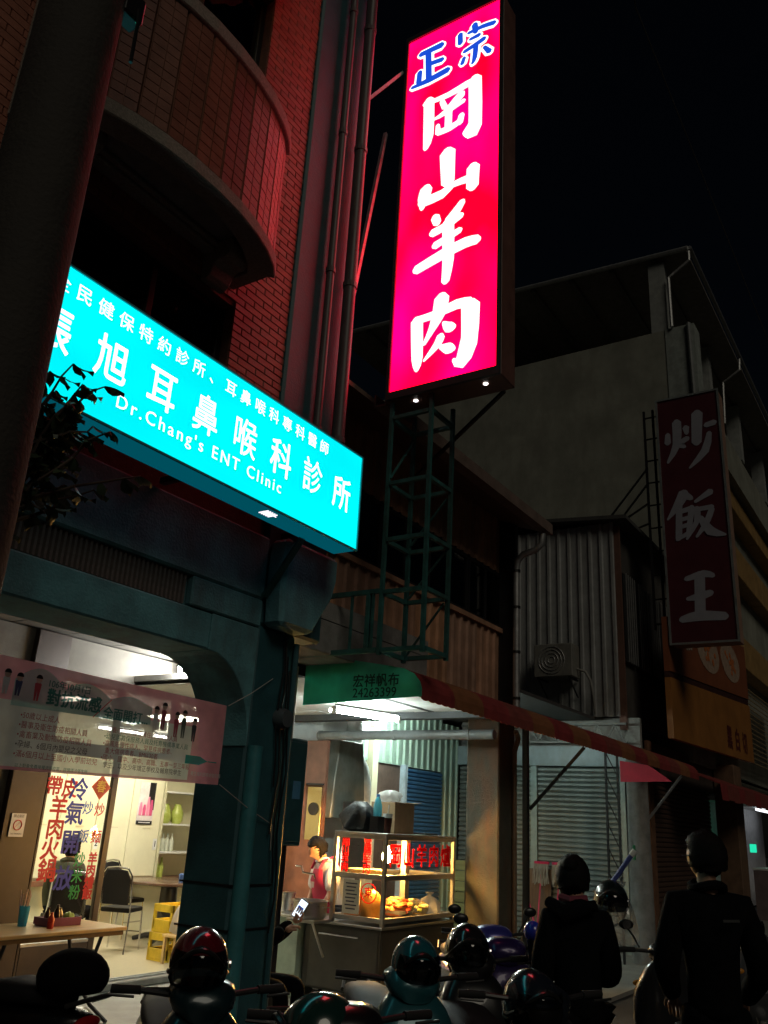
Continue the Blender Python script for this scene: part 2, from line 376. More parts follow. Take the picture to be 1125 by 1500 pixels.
B().prism([(p[0]*.94+cx*.06, p[1]+.12) for p in pts]+[(cx+half*.93, 3.985), (cx-half*.93, 3.985)], 2, 5.50, 5.60).build('soffit', CONC, cb)
B().box(2.1, 3.72, 3.88, 3.985, 5.43, 5.499).build('moulding', STONE, cb, bevel=.012); B().box(2.15, 3.66, 3.84, 3.879, 5.455, 5.499).build('moulding', STONE, cb, bevel=.01)
for x in (2.2, 3.50):  # scroll corbels
    pr = [(3.985, 5.22), (3.93, 5.22), (3.89, 5.25), (3.87, 5.32), (3.82, 5.35), (3.77, 5.34), (3.72, 5.37), (3.70, 5.43), (3.72, 5.495), (3.985, 5.495)]
    B().prism(pr, 0, x, x+.20).build('corbel', STONE, cb, bevel=.006)
# upper balcony underside at the top of the picture
B().prism([(1.9, 3.99), (2.2, 3.35), (3.2, 3.25), (3.75, 3.5), (3.9, 3.99)], 2, 8.62, 8.8).build('upper_soffit', STONE, cb, bevel=.01)
for x in (3.5,):
    B().prism([(3.985, 8.25), (3.85, 8.28), (3.75, 8.38), (3.6, 8.46), (3.5, 8.615), (3.985, 8.615)], 0, x, x+.22).build('corbel', STONE, cb, bevel=.006)
# beam, ribbed frieze, lintel and haunch over the arcade
B().box(-2, 4.47, 3.93, 4.4, 3.14, 3.6).build('beam', TEALC, cb, bevel=.015)
B().box(-2, 4.47, 4.0, 4.4, 2.94, 3.139).build('frieze', TEALC, cb)
rib = mesh_only(B().prism([(-.012, 0), (-.008, -.035), (.008, -.035), (.012, 0)], 2, 2.945, 3.135), mat('frieze_rib', (.16, .13, .115), .75, var=.35, bump=.5))
for i in range(40): inst('rib', rib, cb, (2.35+i*.0355, 3.999, 0))
B().box(3.78, 4.465, 3.935, 3.998, 2.945, 3.137).build('frieze_end', TEALC, cb, bevel=.01)
B().box(-2, 4.0, 3.95, 4.4, 2.70, 2.939).build('lintel', TEALC, cb, bevel=.012)
pr = [(4.0, 2.938), (4.0, 2.70)]+[(4.0+.46*math.sin(t), 2.14+.56*math.cos(t)) for t in [i*math.pi/16 for i in range(0, 9)]]+[(4.465, 2.938)]
B().prism(pr, 1, 3.945, 4.395).build('haunch', TEALC, cb, bevel=.006)
B().prism([(4.50, 2.96), (4.86, 2.96), (5.08, 3.28), (5.12, 3.42), (5.12, 3.60), (4.50, 3.60), (4.48, 3.4), (4.48, 3.2)], 1, 3.78, 3.959).build('capital', TEALC, cb, bevel=.03)
# arcade ceiling: board panels on a dark frame
B().box(-2, 7.6, 4.4, 7.5, 3.34, 3.5).build('ceiling_slab', CONC, cb)
cpm = mesh_only(B().box(-.295, .295, -.595, .595, 0, .012), mat('arcade_board', (.16, .155, .14), .8, var=.2), .002)
for i in range(16):
    for j in range(2):
        if j == 1: inst('ceiling_panel', cpm, cb, (-1.5+i*.6, 5.6+j*1.2, 3.318+random.uniform(-.002, .002)))
        else: inst('ceiling_panel', cpm, cb, (-1.5+i*.6, 5.6+j*1.2, 3.318+random.uniform(-.002, .002)), mt=mat('stained_board', (.2, .19, .165), .8, var=.35, scale=3))
B().box(-2, 7.6, 4.401, 4.98, 3.05, 3.335).build('inner_beam', CONC, cb, bevel=.01)
B().box(-2, 7.3, 5.0, 5.15, 3.12, 3.30).build('ceiling_beam', mat('cream_beam', (.20, .19, .16), .8), cb, bevel=.02)

# fluorescent lamp of the arcade
def tube_lamp(a, b, label, e, power_mat, base=GALV, up=.05):
    a, b = Vector(a), Vector(b); c = (a+b)/2
    t = thing('fluorescent_lamp', c+Vector((0, 0, 0)), label, 'lamp')
    B().bar(a+Vector((0, 0, up)), b+Vector((0, 0, up)), .04, .03).build('housing', base, t, bevel=.006)
    B().tube([a, b], .017, 10).build('tube', power_mat, t, smooth=True)
    if e: B().tube([a+Vector(e), b+Vector(e)], .017, 10).build('tube', power_mat, t, smooth=True)
    d = (b-a).normalized()
    for p, s_ in ((a, -1), (b, 1)): B().bar(p+d*s_*.0, p+d*s_*.03, .05, .07).build('socket', WHITE, t)
    return t
TUBE = emi('tube_white', (.84, 1, .93), 145)
TUBE2 = emi('tube_arcade', (1, .97, .9), 360)
tube_lamp((6.86, 7.16, 3.13), (6.2, 6.5, 3.13), 'bare fluorescent tube under the arcade ceiling by the restaurant', None, TUBE2)

# ================================================================== RESTAURANT
rs = thing('restaurant_front', (6, 7.35, 0), 'dark framed glass front of the restaurant under the arcade', 'shopfront')
B().box(-2, 5.05, 7.3, 7.5, .05, 3.3).build('wall', mat('grey_plaster', (.16, .16, .15), .85, var=.3, bump=.3), rs)
B().box(5.05, 5.44, 7.24, 7.46, .05, 3.3).build('door_post', DKWOOD, rs, bevel=.01)
B().box(5.44, 8.6, 7.3, 7.46, 2.90, 3.3).build('transom', mat('transom_board', (.13, .125, .11), .8, var=.25), rs)
B().box(5.44, 8.6, 7.28, 7.44, 2.25, 2.31).build('transom_rail', DKWOOD, rs, bevel=.006)
for i in range(4):
    B().box(5.44+i*.79, 5.47+i*.79, 7.30, 7.40, 2.31, 2.90).build('transom_bar', DKWOOD, rs); B().box(5.47+i*.79, 5.44+(i+1)*.79, 7.345, 7.351, 2.31, 2.90).build('transom_pane', GLASS, rs)
B().box(8.6, 10.8, 7.3, 7.5, .05, 3.3).build('wall', WHITE, rs)
B().box(5.0, 8.6, 7.16, 7.40, .051, .12).build('threshold', mat('worn_sill', (.20, .19, .17), .5, var=.3), rs, bevel=.01)
for y in (7.24, 7.31): B().box(5.44, 8.6, y, y+.02, .121, .135).build('track', GALV, rs)
gd = thing('glass_door', (5.86, 7.26, .13), 'sliding glass door painted with red, blue and green dish names', 'door')
gx0, gx1, gz0, gz1, gy = 5.445, 6.30, .136, 2.24, 7.25
B().box(gx1-.075, gx1, gy, gy+.045, gz0, gz1).build('stile', DKWOOD, gd, bevel=.006); B().box(gx0, gx0+.03, gy, gy+.045, gz0, gz1).build('stile', DKWOOD, gd, bevel=.006)
B().box(gx0+.03, gx1-.075, gy+.002, gy+.043, gz0, gz0+.36).build('kick_panel', DKWOOD, gd, bevel=.006); B().box(gx0+.03, gx1-.075, gy+.002, gy+.043, gz1-.06, gz1).build('rail', DKWOOD, gd)
B().box(gx0+.03, gx1-.075, gy+.002, gy+.043, gz0+.361, gz0+.385).build('rail', GALV, gd)
B().box(gx0+.03, gx1-.075, gy+.018, gy+.026, gz0+.385, gz1-.06).build('pane', GLASS, gd)
RED = mat('red_vinyl', (.62, .02, .02), .6, var=.1); BLU = mat('blue_vinyl', (.03, .04, .34), .6, var=.1); GRN = mat('green_vinyl', (.02, .30, .06), .6, var=.1); BLU2 = mat('light_blue_vinyl', (.05, .13, .50), .6)
def glyph(ch, size, mt, x, z, bold=.02, **kw): return text(ch, size, mt, gd, (x, gy-.004, z), XD, ZD, 'character', bold=bold, **kw)
for ch, x, z in (('帶', 5.53, 1.87), ('皮', 5.71, 1.86), ('羊', 5.62, 1.68), ('肉', 5.62, 1.49), ('火', 5.60, 1.31), ('鍋', 5.61, 1.12)): glyph(ch, .21 if z < 1.8 else .185, RED, x, z, .034)
for ch, x, z in (('冷', 5.815, 1.85), ('氣', 5.81, 1.63), ('開', 5.82, 1.37), ('放', 5.81, 1.05)): text(ch, .225, BLU, gd, (x, gy-.009, z), XD, ZD, 'character', bold=.03)
for ch, x, z, mt in (('炒', 5.955, 1.69, BLU2), ('飯', 5.955, 1.43, BLU2), ('炒', 6.10, 1.68, RED), ('麵', 6.11, 1.43, RED)): text(ch, .13, mt, gd, (x, gy-.014, z), XD, ZD, 'character', bold=.018)
for i, ch in enumerate('炒米粉'): text(ch, .135, GRN, gd, (5.955, gy-.014, 1.22-i*.145), XD, ZD, 'character', bold=.026)
for i, ch in enumerate('羊肉燴飯'): text(ch, .118, RED, gd, (6.11, gy-.014, 1.23-i*.104), XD, ZD, 'character', bold=.05)
B().add([(6.085, gy-.004, 2.02), (6.205, gy-.004, 1.90), (6.085, gy-.004, 1.78), (5.965, gy-.004, 1.90)], [(0, 1, 2, 3)]).build('spring_card', mat('red_card', (.55, .06, .02), .5), gd)
text('春', .12, mat('gold_print', (.8, .45, .06), .4), gd, (6.085, gy-.0055, 1.90), XD, ZD, 'character', bold=.02)
# stickers on the post and wall
ns = tag(B().box(5.12, 5.27, 7.228, 7.233, 1.42, 1.62).build('no_smoking_sticker', WHITE), 'small white no smoking sticker on the dark door post', 'sticker')
text('禁止吸菸', .028, BLACKM, ns, (5.195, 7.2265, 1.595), XD, ZD); 
rg = B().tube([(5.195+.042*math.cos(t*.3927), 7.2262, 1.52+.042*math.sin(t*.3927)) for t in range(17)], .004, 6, False).build('ring', RED, ns); text('／', .07, RED, ns, (5.195, 7.2255, 1.52), XD, ZD, 'slash')
text('NO SMOKING', .018, BLACKM, ns, (5.195, 7.2265, 1.445), XD, ZD)
nb = tag(B().box(4.74, 5.02, 7.28, 7.299, .86, 1.22).build('notice_frame', GALV, bevel=.004), 'grey framed black notice on the plaster wall', 'notice')
B().box(4.76, 5.0, 7.274, 7.2795, .88, 1.20).build('sheet', BLACKP, nb); [B().box(4.79, 4.97-.03*(k_ % 3), 7.2715, 7.2735, 1.14-k_*.035, 1.15-k_*.035).build('print_line', WHITE, nb) for k_ in range(7)]
pk = tag(B().box(4.90, 5.02, 7.293, 7.299, 1.28, 1.42).build('pink_slip', mat('pink_paper', (.7, .3, .33), .7)), 'small pink paper slip stuck above the framed notice', 'paper')
# interior room
rm = struct(B().box(4.6, 11.4, 10.9, 11.05, .0, 3.2).box(4.45, 4.6, 7.5, 11.05, 0, 3.2).box(11.4, 11.55, 7.5, 11.05, 0, 3.2).build('restaurant_wall', CREAM))
struct(B().box(4.6, 11.4, 7.5, 10.9, 3.0, 3.1).build('restaurant_ceiling', WHITE))
cab = thing('cream_cupboard', (8.8, 10.2, .12), 'tall cream cupboard with numbered doors along the restaurant back wall', 'cupboard')
B().box(7.2, 9.58, 10.02, 10.45, .80, 2.9).build('carcass', CREAMD, cab)
for i in range(4):
    x0 = 7.21+i*.592; dr = B().box(x0+.006, x0+.586, 9.995, 10.018, .83, 2.88).build('door', CREAM, cab, bevel=.004)
    B().box(x0+.27, x0+.40, 9.985, 9.994, 1.46, 1.475).build('handle', CREAMD, dr)
    if i > 1:
        B().box(x0+(.02 if i == 2 else .5), x0+(.09 if i == 2 else .57), 9.988, 9.994, 1.18, 1.33).build('number_plate', WHITE, dr)
        text('2' if i == 2 else '1', .11, BLACKP, dr, (x0+(.055 if i == 2 else .535), 9.9865, 1.255), XD, ZD, 'number', bold=.02)
B().box(7.2, 10.9, 9.90, 10.45, .74, .80).build('counter_edge', mat('brown_edge', (.20, .09, .05), .4), cab)
B().box(7.2, 10.9, 10.05, 10.45, .12, .739).build('base_cabinet', CREAMD, cab)
po = tag(B().box(9.10, 9.40, 9.985, 9.992, 1.52, 2.1).build('poster', mat('poster_paper', (.75, .68, .66), .5)), 'tall drinks poster with pink figures taped to the cream cupboard', 'poster')
B().box(9.28, 9.40, 9.982, 9.9845, 1.72, 2.1).build('dark_panel', BLACKP, po); B().box(9.10, 9.40, 9.982, 9.9845, 1.52, 1.57).build('dark_strip', BLACKP, po)
for (x, z, h, c) in ((9.15, 1.66, .16, (.8, .25, .4)), (9.22, 1.66, .13, (.75, .1, .25)), (9.29, 1.66, .24, (.85, .3, .45)), (9.35, 1.66, .2, (.6, .08, .2))):
    B().prism([(x-.025, z-.02), (x+.025, z-.02), (x+.03, z+h*.5), (x+.015, z+h), (x-.015, z+h), (x-.03, z+h*.5)], 1, 9.978, 9.9815).build('figure', mat('poster_pink_%d' % int(x*100), c, .5), po)
B().box(9.14, 9.36, 9.979, 9.981, 1.54, 1.552).build('print_line', WHITE, po)
sh = thing('wall_shelf', (10.2, 10.2, .8), 'cream open shelf of jars and bottles beside the cupboard', 'shelf')
B().box(9.60, 9.64, 10.0, 10.4, .80, 2.9).build('upright', CREAMD, sh); B().box(9.64, 10.9, 10.38, 10.4, .80, 2.9).build('back', CREAM, sh)
for z in (1.13, 1.52, 1.98): B().box(9.64, 10.9, 10.0, 10.38, z, z+.025).build('board', WHITE, sh)
jg = mat('jar_green', (.42, .48, .10), .25, var=.2); bt = mat('bottle_clear', (.6, .62, .5), .15)
for i, (x, z, s_) in enumerate(((9.80, 1.545, 1.0), (10.05, 1.545, 1.0))):
    j = tag(B().lathe((x, 10.15, z), [(.06*s_, 0), (.095*s_, .05), (.10*s_, .14), (.07*s_, .22), (.05*s_, .25), (.052*s_, .28)], 16).build('jar', jg, smooth=True), ['round green jar on the upper shelf next to the cupboard side', 'round green jar on the upper shelf, second from the cupboard'][i], 'jar', 'green jars on the upper shelf')
for i, x in enumerate((9.72, 9.80, 9.89, 9.98)):
    j = tag(B().lathe((x, 10.12, 1.155), [(.035, 0), (.035, .15), (.014, .20), (.014, .25)], 12).build('bottle', bt, smooth=True), 'slim clear bottle on the middle shelf, %s from the cupboard' % ('first', 'second', 'third', 'fourth')[i], 'bottle', 'bottles on the middle shelf')
for i, x in enumerate((9.74, 9.83)):
    j = tag(B().lathe((x, 10.12, .80), [(.038, 0), (.038, .15), (.015, .21), (.015, .27)], 12).build('bottle', jg, smooth=True), 'green glass bottle under the lowest shelf board, %s from the cupboard' % ('first', 'second')[i], 'bottle', 'bottles under the lowest board')
# ceiling lamps of the dining room
for (x, y) in ((6.6, 8.9), (8.6, 8.9)):
    cl = thing('ceiling_light', (x, y, 2.9), 'square bright restaurant ceiling light above the %s' % ('diner by the glass door' if x < 7 else 'round table'), 'lamp', 'restaurant ceiling lights')
    B().box(x-.31, x+.31, y-.31, y+.31, 2.93, 2.998).build('frame', WHITE, cl); B().box(x-.29, x+.29, y-.29, y+.29, 2.91, 2.929).build('diffuser', emi('diffuser_warm', (1, .93, .74), 62), cl)

for a_, b_, lab in (((7.35, 9.0, 2.66), (8.10, 9.0, 2.66), 'fluorescent tube hanging in the restaurant in front of the cupboard doors'), ((8.28, 9.0, 2.66), (8.62, 9.0, 2.66), 'short fluorescent tube hanging in the restaurant near the shelf')):
    tl_ = tube_lamp(a_, b_, lab, None, emi('tube_dining', (1, .96, .88), 40))
    for x_ in (a_[0]+.1, b_[0]-.1): B().tube([(x_, 9.0, 2.73), (x_, 9.0, 2.998)], .006, 6).build('hanger', WHITE, tl_)
def copy_tree(o, parent=None):
    c = o.copy(); col.objects.link(c); c.parent = parent
    for ch in list(o.children): copy_tree(ch, c)
    return c
def place(o, loc, rz=0, label=None, tilt=None):
    o.location = loc; o.rotation_euler = (tilt or 0, 0, rz)
    if label: o['label'] = label
    return o
# ------------------------------------------------------------------ furniture
VINYL = mat('black_vinyl', (.010, .010, .011), .65, spec=.2)
def banquet_chair(label):      # sits facing +x
    t = thing('banquet_chair', (0, 0, 0), label, 'chair')
    B().box(-.19, .20, -.19, .19, .43, .485).build('seat', VINYL, t, smooth=True, bevel=.02, seg=2)
    r = [(-.20, ry, rz) for ry, rz in ((-.17, .52), (-.18, .80), (-.13, .90), (0, .915), (.13, .90), (.18, .80), (.17, .52))]
    B().loft([[(x-(z-.5)*.15, y*.95, z) for x, y, z in r], [(x-.035-(z-.5)*.15, y*.95, z) for x, y, z in r]]).build('backrest', VINYL, t, bevel=.008)
    for s_ in (-1, 1):
        B().tube([(.20, s_*.20, 0), (.17, s_*.19, .43)], .011, 8).build('leg', CHROME, t, smooth=True)
        B().tube([(-.25, s_*.20, 0), (-.20, s_*.19, .45), (-.225, s_*.185, .62), (-.265, s_*.185, .84), (-.275, s_*.13, .92)], .011, 8).build('leg', CHROME, t, smooth=True)
    B().tube([(-.275, -.13, .92), (-.277, 0, .935), (-.275, .13, .92)], .011, 8).build('top_rail', CHROME, t, smooth=True)
    B().tube([(.185, -.195, .2), (.185, .195, .2)], .008, 8).build('stretcher', CHROME, t, smooth=True)
    return t
c0 = banquet_chair('black vinyl chrome chair beside the round table pedestal'); place(c0, (7.95, 8.75, .12), R(25))
c1 = copy_tree(c0); place(c1, (6.75, 8.35, .12), R(60), 'black vinyl chrome chair behind the painted glass door')
c2 = copy_tree(c0); place(c2, (8.75, 9.62, .12), R(-80), 'black vinyl chrome chair pushed in against the cream cupboard')
rt = thing('round_table', (8.9, 8.95, .12), 'dark round restaurant table on a black pedestal', 'table')
B().lathe((8.9, 8.95, .82), [(.58, 0), (.60, .01), (.60, .03), (.58, .04)], 36).build('table_top', mat('dark_laminate', (.10, .06, .04), .15), rt, smooth=True)
B().lathe((8.9, 8.95, .12), [(.10, .03), (.12, .1), (.11, .66), (.2, .699)], 20).build('pedestal', BLACKP, rt, smooth=True)
for i in range(4):
    a = i*math.pi/2+.4; B().tube([(8.9, 8.95, .22), (8.9+.25*math.cos(a), 8.95+.25*math.sin(a), .19), (8.9+.42*math.cos(a), 8.95+.42*math.sin(a), .145)], [.04, .035, .025], 8).build('foot', BLACKP, rt, smooth=True)
tc_ = thing('table_cloth_pile', (9.05, 8.7, .86), 'crumpled yellow cloth pile on the dark round table', 'cloth')
yp = mat('yellow_cloth', (.75, .66, .22), .7)
for i, (dx, dy, s_) in enumerate(((0, 0, .09), (.09, .03, .07), (-.08, .04, .06))):
    B().ell((9.05+dx, 8.7+dy, .86+s_*.55), s_*1.2, s_, s_*.55, fn=lambda q: q*(1+.12*math.sin(q.x*60)*math.cos(q.y*50))).build('fold', yp, tc_, smooth=True)
tag(B().lathe((8.78, 8.62, .86), [(.045, 0), (.05, .06), (.05, .10), (.03, .11)], 14).build('sauce_jar', mat('blue_label', (.06, .12, .3), .3), smooth=True), 'small blue sauce jar on the dark round table', 'jar')
# yellow beer crates with a white bag
YC = mat('yellow_crate', (.70, .48, .03), .45)
def crate(x, y, z, label):
    t = thing('yellow_crate', (x, y, z), label, 'crate', None)
    h, a, b = .29, .2, .15
    B().box(x-a, x+a, y-b, y+b, z, z+.02).build('bottom', YC, t)
    for (x0, x1, y0, y1) in ((x-a, x+a, y-b, y-b+.015), (x-a, x+a, y+b-.015, y+b), (x-a, x-a+.015, y-b+.015, y+b-.015), (x+a-.015, x+a, y-b+.015, y+b-.015)):
        B().box(x0, x1, y0, y1, z+.02, z+.13).box(x0, x1, y0, y1, z+.21, z+h).build('side', YC, t, bevel=.004)
    for sx_ in (-1, 1):
        for sy_ in (-1, 1): B().box(x+sx_*a-(.03 if sx_ > 0 else 0), x+sx_*a+(.03 if sx_ < 0 else 0), y+sy_*b-(.03 if sy_ > 0 else 0), y+sy_*b+(.03 if sy_ < 0 else 0), z+.02, z+h).build('corner_post', YC, t)
    return t
crate(7.98, 7.9, .12, 'yellow plastic bottle crate on the restaurant floor, lowest of its stack')
crate(8.0, 7.9, .414, 'yellow plastic bottle crate on top of the crate by the doorway')
def bag(name, c, r, h, mt, label, seed=1, knot=True, crumple=1.0):
    rnd = random.Random(seed); rings = []
    prof = [(.55, 0), (.95, .06), (1, .25), (.9, .5), (.6, .75), (.25, .9), (.14, .95), (.3, 1.04), (.38, 1.1)] if knot else [(.6, 0), (1, .1), (1, .5), (.8, .8), (.35, 1)]
    ph = [rnd.uniform(0, 6.3) for _ in range(6)]
    for q, t in prof:
        ring_ = []
        for j in range(22):
            a = 2*math.pi*j/22; k_ = 1+(.10*math.sin(3*a+ph[0]+t*3)+.07*math.sin(7*a+ph[1]-t*5)+.05*math.sin(11*a+ph[2]))*crumple
            ring_.append((c[0]+r*q*k_*math.cos(a), c[1]+r*q*k_*math.sin(a), c[2]+h*t))
        rings.append(ring_)
    return tag(B().loft(rings).build(name, mt, None, smooth=60), label, 'bag')
WBAG = glass('white_film', (.85, .85, .85), .1, .15, .55, (.75, .75, .74)); CBAG = glass('clear_film', (.80, .82, .82), .25, .12, .30, (.6, .62, .62))
bag('plastic_bag', (7.86, 7.66, .42), .11, .34, WBAG, 'white plastic bag in front of the stacked yellow crates', 3)
bs = thing('bag_stand', (7.86, 7.66, .05), 'low wooden stool under the white plastic bag', 'stool')
B().box(7.70, 8.02, 7.55, 7.77, .39, .419).build('seat', WOOD, bs, bevel=.006)
for x, y in ((7.73, 7.58), (7.99, 7.58), (7.73, 7.74), (7.99, 7.74)): B().box(x-.015, x+.015, y-.015, y+.015, .12, .389).build('leg', WOOD, bs)
# dining table in the arcade
dt = thing('dining_table', (5.45, 6.5, .05), 'folding dining table with wooden laminate top in the arcade', 'table')
B().box(4.45, 5.70, 6.17, 6.80, .735, .765).build('table_top', WOOD, dt, bevel=.006); B().box(4.47, 5.68, 6.19, 6.78, .70, .734).build('apron', mat('dark_apron', (.12, .07, .03), .5), dt)
for x in (4.62, 5.55):
    lg = B().tube([(x, 6.30, .70), (x, 6.40, .42), (x, 6.52, .28), (x, 6.70, .16), (x+.02, 6.82, .062)], .016, 8); lg.build('leg', BLACKM, dt, smooth=True)
    B().tube([(x+.03, 6.78, .70), (x+.03, 6.66, .42), (x+.03, 6.52, .28), (x+.03, 6.36, .16), (x+.05, 6.16, .062)], .016, 8).build('leg', BLACKM, dt, smooth=True)
B().tube([(4.62, 6.52, .28), (5.55, 6.52, .28)], .012, 8).build('stretcher', BLACKM, dt, smooth=True)
ch_ = thing('chopstick_holder', (4.96, 6.60, .766), 'clear cup of disposable chopsticks on the dining table', 'cup')
B().lathe((4.96, 6.60, .766), [(.035, 0), (.042, .15), (.038, .15), (.033, .005)], 14).build('cup', CLR, ch_, smooth=True)
for i in range(9):
    a = i*.7; B().tube([(4.96+.015*math.cos(a), 6.62+.015*math.sin(a), .78), (4.96+.045*math.cos(a), 6.62+.045*math.sin(a), 1.02+.02*math.sin(i*2.1))], .005, 6).build('chopsticks', mat('paper_sleeve', (.72, .52, .48), .7), ch_)
tr = thing('condiment_tray', (5.22, 6.52, .766), 'purple condiment tray with sauce bottles on the dining table', 'tray')
B().box(5.08, 5.42, 6.44, 6.60, .766, .775).box(5.08, 5.42, 6.44, 6.45, .775, .83).box(5.08, 5.42, 6.61, 6.62, .775, .83).box(5.08, 5.09, 6.45, 6.61, .775, .83).box(5.41, 5.42, 6.45, 6.61, .775, .83).build('tray', mat('purple_tray', (.16, .03, .09), .35), tr)
for i, (x, y, c, h) in enumerate(((5.05, 6.36, (.6, .05, .03), .12), (5.14, 6.53, (.08, .03, .02), .13), (5.21, 6.5, (.05, .03, .02), .15), (5.28, 6.55, (.10, .05, .02), .12))):
    tg = tag(B().lathe((x, y, .766 if i == 0 else .776), [(.026, 0), (.026, h*.6), (.012, h*.85), (.012, h)], 12).build('sauce_bottle', mat('sauce_%d' % i, c, .25), smooth=True), ['red capped chilli sauce bottle beside the condiment tray', 'short dark sauce bottle standing at the tray end', 'tallest dark sauce bottle in the condiment tray', 'brown vinegar bottle in the middle of the condiment tray'][i], 'bottle')
tag(B().ell((5.36, 6.53, .815), .045, .05, .045, fn=lambda q: q*(1+.15*math.sin(q.x*150)*math.sin(q.y*130))).build('green_packet', mat('green_packet', (.5, .62, .12), .35), smooth=True), 'bright green crumpled packet in the condiment tray', 'packet')
# round stools in the arcade
STOOLM = mat('stool_red', (.06, .02, .02), .4)

# ------------------------------------------------------------------ CLINIC SIGN
cs = thing('clinic_sign', (3.1, 3.5, 3.54), 'glowing cyan clinic light box with white lettering on the facade', 'sign')
CYAN = emi('cyan_face', (0.0, .82, .88), 1.12, var=1, vscale=(1.1, 1.1, 2.5), vcol=(0.0, .95, .97))
SX0, SX1, SZ0, SZ1, SY = 1.40, 4.82, 3.545, 4.275, 3.42
B().quad((SX0, SY, SZ0), (SX1, SY, SZ0), (SX1, SY, SZ1), (SX0, SY, SZ1)).build('face', CYAN, cs)
B().box(SX0, SX1, SY+.002, 3.62, SZ0+.006, SZ1).build('box', mat('sign_case', (.05, .22, .26), .4, var=.2), cs)
B().quad((SX0, SY+.004, SZ0), (SX0, 3.62, SZ0), (SX1, 3.62, SZ0), (SX1, SY+.004, SZ0)).build('underside', emi('cyan_underside', (0.0, .075, .105), 1.0), cs)
for a, b in (((SX0, SY-.004, SZ1), (SX1, SY-.004, SZ1)), ((SX0, SY-.004, SZ0), (SX1, SY-.004, SZ0)), ((SX1, SY-.004, SZ0), (SX1, SY-.004, SZ1))): B().bar(a, b, .012, .012).build('trim', mat('cyan_trim', (.05, .4, .45), .4), cs)
WTXT = emi('sign_white', (1, .90, .98), 1.35, sample=False)
big = '張旭耳鼻喉科診所'; xs = [1.90, 2.475, 2.945, 3.365, 3.77, 4.165, 4.535, 4.90]
# big characters sit on a line that follows the sign
for ch, x in zip(big, [2.13, 2.495, 2.85, 3.20, 3.545, 3.90, 4.24, 4.585]): text(ch, .262, WTXT, cs, (x, SY-.006, 3.885), XD, ZD, 'character', bold=.013 if ch in '鼻喉診' else .022, sx=.84)
small = '全民健保特約診所、耳鼻喉科專科醫師'
for i, ch in enumerate(small): text(ch, .104, WTXT, cs, (2.125+i*.1385, SY-.006, 4.155), XD, ZD, 'character', bold=.012)
text("Dr.Chang's ENT Clinic", .112, WTXT, cs, (3.245, SY-.006, 3.70), XD, ZD, 'lettering', bold=.006, spacing=1.30)
for i in range(5): B().box(3.88+i*.022, 3.888+i*.022, 3.46, 3.54, SZ0-.006, SZ0-.001).build('vent_slot', WTXT, cs)
B().box(3.875, 4.0, 3.49, 3.495, SZ0-.007, SZ0-.002).build('vent_slot', WTXT, cs)
for x in (2.3, 3.4, 4.6):
    B().bar((x, 3.62, SZ0+.1), (x, 3.935, SZ0+.1), .04).build('bracket', BLACKM, cs); B().bar((x, 3.62, SZ1-.1), (x, 3.99, SZ1-.1), .04).build('bracket', BLACKM, cs)
B().bar((4.42, 3.60, 3.54), (4.45, 3.92, 3.16), .05, .02).build('bracket', TEALM, cs)
